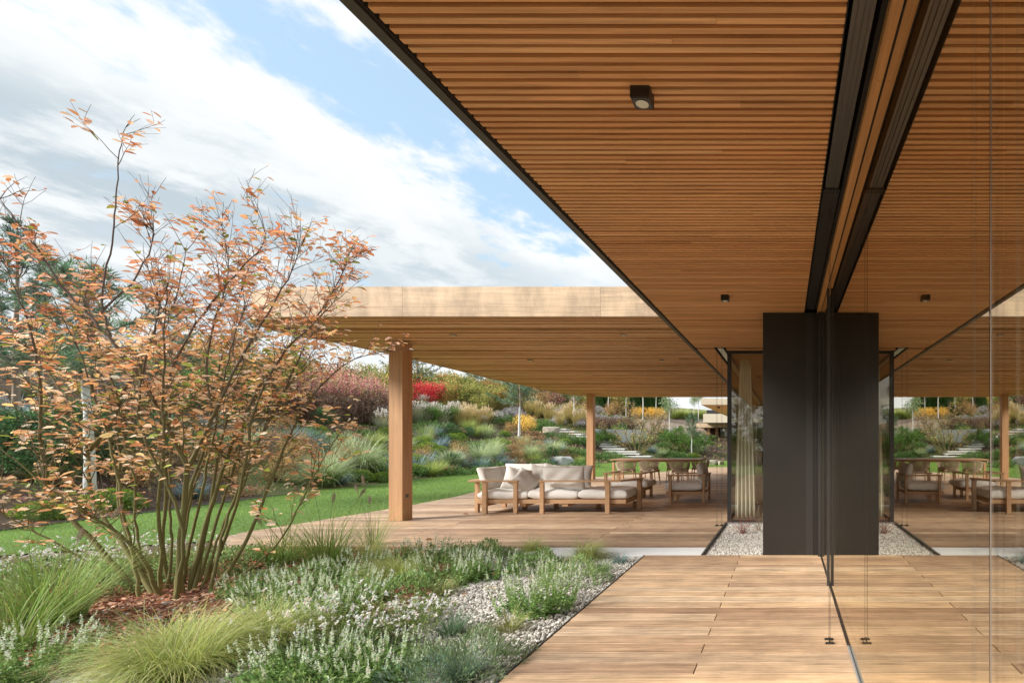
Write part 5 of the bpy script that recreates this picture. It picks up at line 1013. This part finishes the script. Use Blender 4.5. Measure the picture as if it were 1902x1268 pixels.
# ------------------------------------------------------------------ stones, stairs, walls
def boulder(label, px, py, w, h, mat, seed, rz=0., flat=1.):
    rs = np.random.default_rng(seed); import bmesh; bm = bmesh.new(); bmesh.ops.create_icosphere(bm, subdivisions=4, radius=1.)
    pl = [(norm(rs.normal(size=3)), rs.uniform(.5, .85)) for _ in range(13)]+[(np.array((0, 0, 1.)), .55)]
    for v in bm.verts:
        p = np.array(v.co)
        for nrm, dd in pl:
            t = p@nrm
            if t > dd: p = p-nrm*(t-dd)*.92
        p = p*(1+.05*mnoise.noise(Vector(p*2.2+seed))+.02*mnoise.noise(Vector(p*7.+seed))); v.co = p*np.array((w/2, w*.36, h*.9))
    me = bpy.data.meshes.new('boulder'); bm.to_mesh(me); bm.free(); me.materials.append(MAT[mat]); o = bpy.data.objects.new('boulder', me); sc.collection.objects.link(o); p = hit(px, py); o.location = (p[0], p[1]+.2, p[2]+h*.2); o.rotation_euler[2] = rz; tag(o, label, 'boulder'); return o
boulder('grey boulder with a flat pale top at the edge of the lawn', 1046, 862, 1.25, .62, 'grey_boulder_stone', 3, .2)
boulder('big sandy boulder at the far end of the terrace', 1322, 864, .85, .42, 'boulder_stone', 8, .4)
boulder('smaller sandy boulder right of the big one at the far end of the terrace', 1337, 864, .55, .34, 'boulder_stone', 5, 1.)
boulder('pale boulder high on the bank below the stair top', 1022, 806, 1.3, .7, 'boulder_stone', 12, .1)
st = thing('garden_stairs', 'pale stone slab stairs climbing the bank', 'stairs', (0, 0, 0))
for i in range(12):
    f = i/11; p = STAIR[i]; x, y, z = p[0], p[1], p[2]+.15; rr = random.Random(i); w = .85+rr.uniform(-.15, .25)
    g = Geo(); g.box(x-w, x+w*.9, y-.3, y+.5, z-.075, z); stp = g.build('step', 'stone_step', st, bevel=.01); g = Geo(); g.box(x-w+.05, x+w*.9-.05, y-.22, y+.5, z-.5, z-.077); g.build('shaded_riser', 'grey_boulder_stone', stp)  # recessed risers take a darker colour for the shadow under each slab
def wall(label, x0, y0, x1, y1, z0, z1, th=.25, mat='concrete', name='retaining_wall', cat='wall'):
    d = np.array((x1-x0, y1-y0)); L = np.linalg.norm(d); d /= L; n = np.array((-d[1], d[0])); g = Geo(); g.obox(((x0+x1)/2, (y0+y1)/2, (z0+z1)/2), (*d*L/2, 0), (*n*th/2, 0), (0, 0, (z1-z0)/2)); return tag(g.build(name, mat, bevel=.01), label, cat)
a = at(1103, 797, 35.); b = at(1200, 808, 38.5); wall('upper pale concrete retaining wall behind the stairs', a[0], a[1], b[0], b[1], a[2]-.9, a[2]+.02)
a = at(1188, 836, 38.4); b = at(1263, 836, 38.0); wall('lower pale concrete retaining wall behind the little autumn tree', a[0], a[1], b[0], b[1], a[2]-.8, a[2])
a = hit(60, 796); b = hit(212, 792); wall('brown timber retaining wall behind the pale trunk on the left', a[0], a[1], b[0]+.2, a[1]+1.8, a[2]-.3, a[2]+.62, .12, 'planter_wood', 'timber_wall')
g = Geo(); K = [(x-.0, y) for x, y in ((-11.16, -8), (-11.16, 5), (-11.4, 7.6), (-11.6, 9.2), (-12.3, 12.8))]; g.tube([(x+.03, y, -.018) for x, y in K], .014, 6); struct(g.build('lawn_edging', 'gutter_metal'))

# small airy autumn tree at the far end of the terrace
bs = np.array((-10.0, 34.6, .02)); rs = np.random.default_rng(4); S2 = []
for i in range(11):
    a = rs.random()*6.283; tl = rs.uniform(.25, .95); H = rs.uniform(2.6, 3.9); p = [bs.copy()]; d = np.array((math.cos(a)*math.sin(tl), math.sin(a)*math.sin(tl), math.cos(tl)))
    for q in range(5): d = norm(d+rs.normal(0, .1, 3)+np.array((0, 0, .05))); p.append(p[-1]+d*H/5)
    S2.append(dict(p=p, r=.04, d=4, t0=.25))
shrub(S2, tuple(bs), 9, [(.66, .50, .22), (.70, .44, .20), (.52, .50, .22), (.46, .48, .22), (.74, .56, .30)], .2, nleaf_k=.7, leafL=.11, side=1.0, name='autumn_tree', label='airy multi stemmed little tree with yellow and orange leaves behind the dining table', thin=4., levels=1)

# ------------------------------------------------------------------ far wing of the house and the far pavilion
fw = thing('house_wing', 'far wing of the house with a jutting flat roof', 'building', (0, 0, 0))
g = Geo(); g.box(-3.29, 3, 20.05, 31, HC+.012, 2.95); g.build('roof', 'render_wall', fw); g = Geo(); g.box(-3.27, 3, 20.07, 31, HC, HC+.011); g.build('soffit', 'soffit_wood', fw)
g = Geo(); [g.tube([(x, y, HC-.001), (x, y, HC-.07)], .045, 12) for x, y in ((-2.72, 20.9),)]; g.build('lamp', 'black_metal', fw)
g = Geo(); g.box(-.93, 3, 20.1, 31, 0, HC-.001); g.build('wall', 'dark_metal', fw); g = Geo(); g.box(-.945, -.932, 20.3, 30.8, .05, HC-.05); g.build('window', 'coated_glass', fw)
fb = thing('pavilion', 'distant pavilion with a pale upper storey and a timber canopy on posts', 'building', (0, 0, 0))
g = Geo(); g.box(-6.45, 2, 40.2, 50, 2.78, 3.46); g.build('upper_storey', 'render_wall', fb); g = Geo(); g.box(-6.25, -4.6, 40.6, 46, 3.461, 3.78); g.build('dark_window', 'dark_metal', fb)
g = Geo(); g.box(-7.35, -4.2, 42.2, 47, 2.46, 2.76); g.build('canopy', 'fascia_wood', fb)
for x, y in ((-6.52, 42.6), (-5.95, 43.6)): g = Geo(); g.box(x, x+.22, y, y+.22, -.05, 2.458); g.build('post', 'post_wood', fb)
g = Geo(); g.box(-5.6, 1, 44.2, 50, -.05, 2.777); wl = g.build('wall', 'interior_dark', fb); g = Geo(); g.box(-5.6, -3.8, 44.16, 44.195, .0, 2.44); g.build('window', 'coated_glass', fb)
g = Geo(); g.box(-5.25, -4.9, 44.10, 44.155, .02, 2.44); g.box(-4.75, -4.3, 44.10, 44.155, .02, 2.44); g.build('blind', 'curtain_cloth', fb)

# ------------------------------------------------------------------ garden behind the viewer, seen only in the glass
rs = np.random.default_rng(12)
for x, y, s in ((-6.5, -17, 1.1), (-3.4, -20, 1.35), (-1.2, -18, 1.), (1.5, -22, 1.4), (-9.5, -22, 1.3), (4., -19, 1.2)): put(T['pine'], (x, y, GZ), s)
for i in range(16): put(T[['green', 'olive', 'dark', 'orange'][i % 4]], (-11+i*.95, -12.5-rs.random()*3, GZ), rs.uniform(.8, 1.4))
g = Geo(); g.box(-9, 6, -12, -4.25, -.06, -.02); o = g.build('rear_lawn', 'lawn_base'); struct(o)

for k_, t_ in T.items():      # drop any template that was never placed
    if t_.name not in USED:
        for ch in list(t_.children): bpy.data.objects.remove(ch)
        bpy.data.objects.remove(t_)
# every copy gets a label that tells where it stands
KIND = {'crimson shrubs on the hillside': 'crimson shrub', 'burgundy shrubs on the slope': 'burgundy shrub', 'orange shrubs on the hillside': 'orange shrub', 'olive green shrubs of the upper slope': 'olive green shrub', 'fresh green shrubs of the slope': 'fresh green shrub',
        'dark bushy conifers on the slope': 'dark bushy conifer', 'golden yellow shrubs': 'golden yellow shrub', 'rusty brown shrubs': 'rusty brown shrub', 'low green junipers on the lower bank': 'low green juniper', 'reddish brown cushion plants on the bank': 'reddish brown cushion plant',
        'green dome shrubs on the lower bank': 'bright green dome', 'pale arching grasses on the lower bank': 'pale arching grass', 'blue fescue tufts on the lower bank': 'blue grey fescue tuft', 'ochre meadow grasses on the hillside': 'ochre feathery grass', 'yellow green grass clumps on the bank': 'yellow green grass clump',
        'silvery grasses below the shrubs': 'silvery grass', 'pale lilac asters on the hillside': 'lilac aster mound', 'withered brown perennials above the grass terrace': 'withered brown perennial', 'pines on the hill': 'blue green pine', 'young pines on the hill': 'young pine', 'white trunked pines': 'white trunked pine',
        'columnar conifers of the hilltop hedge': 'dark columnar conifer', 'slender young trees on the hilltop': 'slender young tree'}
ORD = 'leftmost second third fourth fifth sixth seventh eighth ninth tenth eleventh twelfth thirteenth fourteenth fifteenth sixteenth seventeenth eighteenth nineteenth twentieth twenty-first twenty-second twenty-third twenty-fourth twenty-fifth twenty-sixth twenty-seventh'.split()
bins = {}
for o in sc.objects:
    if o.parent is None and o.get('group') in KIND and o.get('label') == o.get('grp_label', o.get('label')) or (o.parent is None and o.get('grp_label') and o['label'] == o['grp_label']):
        x, y = o.location.x, o.location.y
        if y < 1: reg, tier = 'in the garden behind the viewer', ''; px = x*50
        else:
            px = VX+F*x/y; S = float(sdist(x, y)); tier = 'low on the bank' if S < 2.6 else 'midway up the bank' if S < 5 else 'high on the bank' if S < 8.7 else 'above the terrace' if S < 13.5 else 'on the hilltop'
            reg = next(r for l, r in ((-120, 'far past the left edge'), (0, 'past the left edge'), (200, 'left behind the autumn shrub'), (400, 'behind the autumn shrub'), (560, 'right of the autumn shrub'), (720, 'left of the near column'), (800, 'right of the near column'), (880, 'left above the sofa'), (960, 'above the sofa'), (1030, 'right above the sofa'), (1090, 'left of the far column'), (1150, 'right of the far column'), (1215, 'above the rope chairs'), (1400, 'near the far pavilion'), (9999, 'behind the house')) if px < l)
        bins.setdefault((KIND[o['group']], tier, reg), []).append((px, o))
for (k, tier, reg), lst in bins.items():
    lst.sort(key=lambda q: q[0])
    for i, (_, o) in enumerate(lst):
        pre = '' if len(lst) == 1 else (ORD[i]+' ' if i == 0 else ORD[min(i, 26)]+' from left, ')
        o['label'] = (pre+k+' '+(tier+', ' if tier else '')+reg)
for o in sc.objects:
    if 'grp_label' in o: del o['grp_label']
print('all', len(sc.objects))
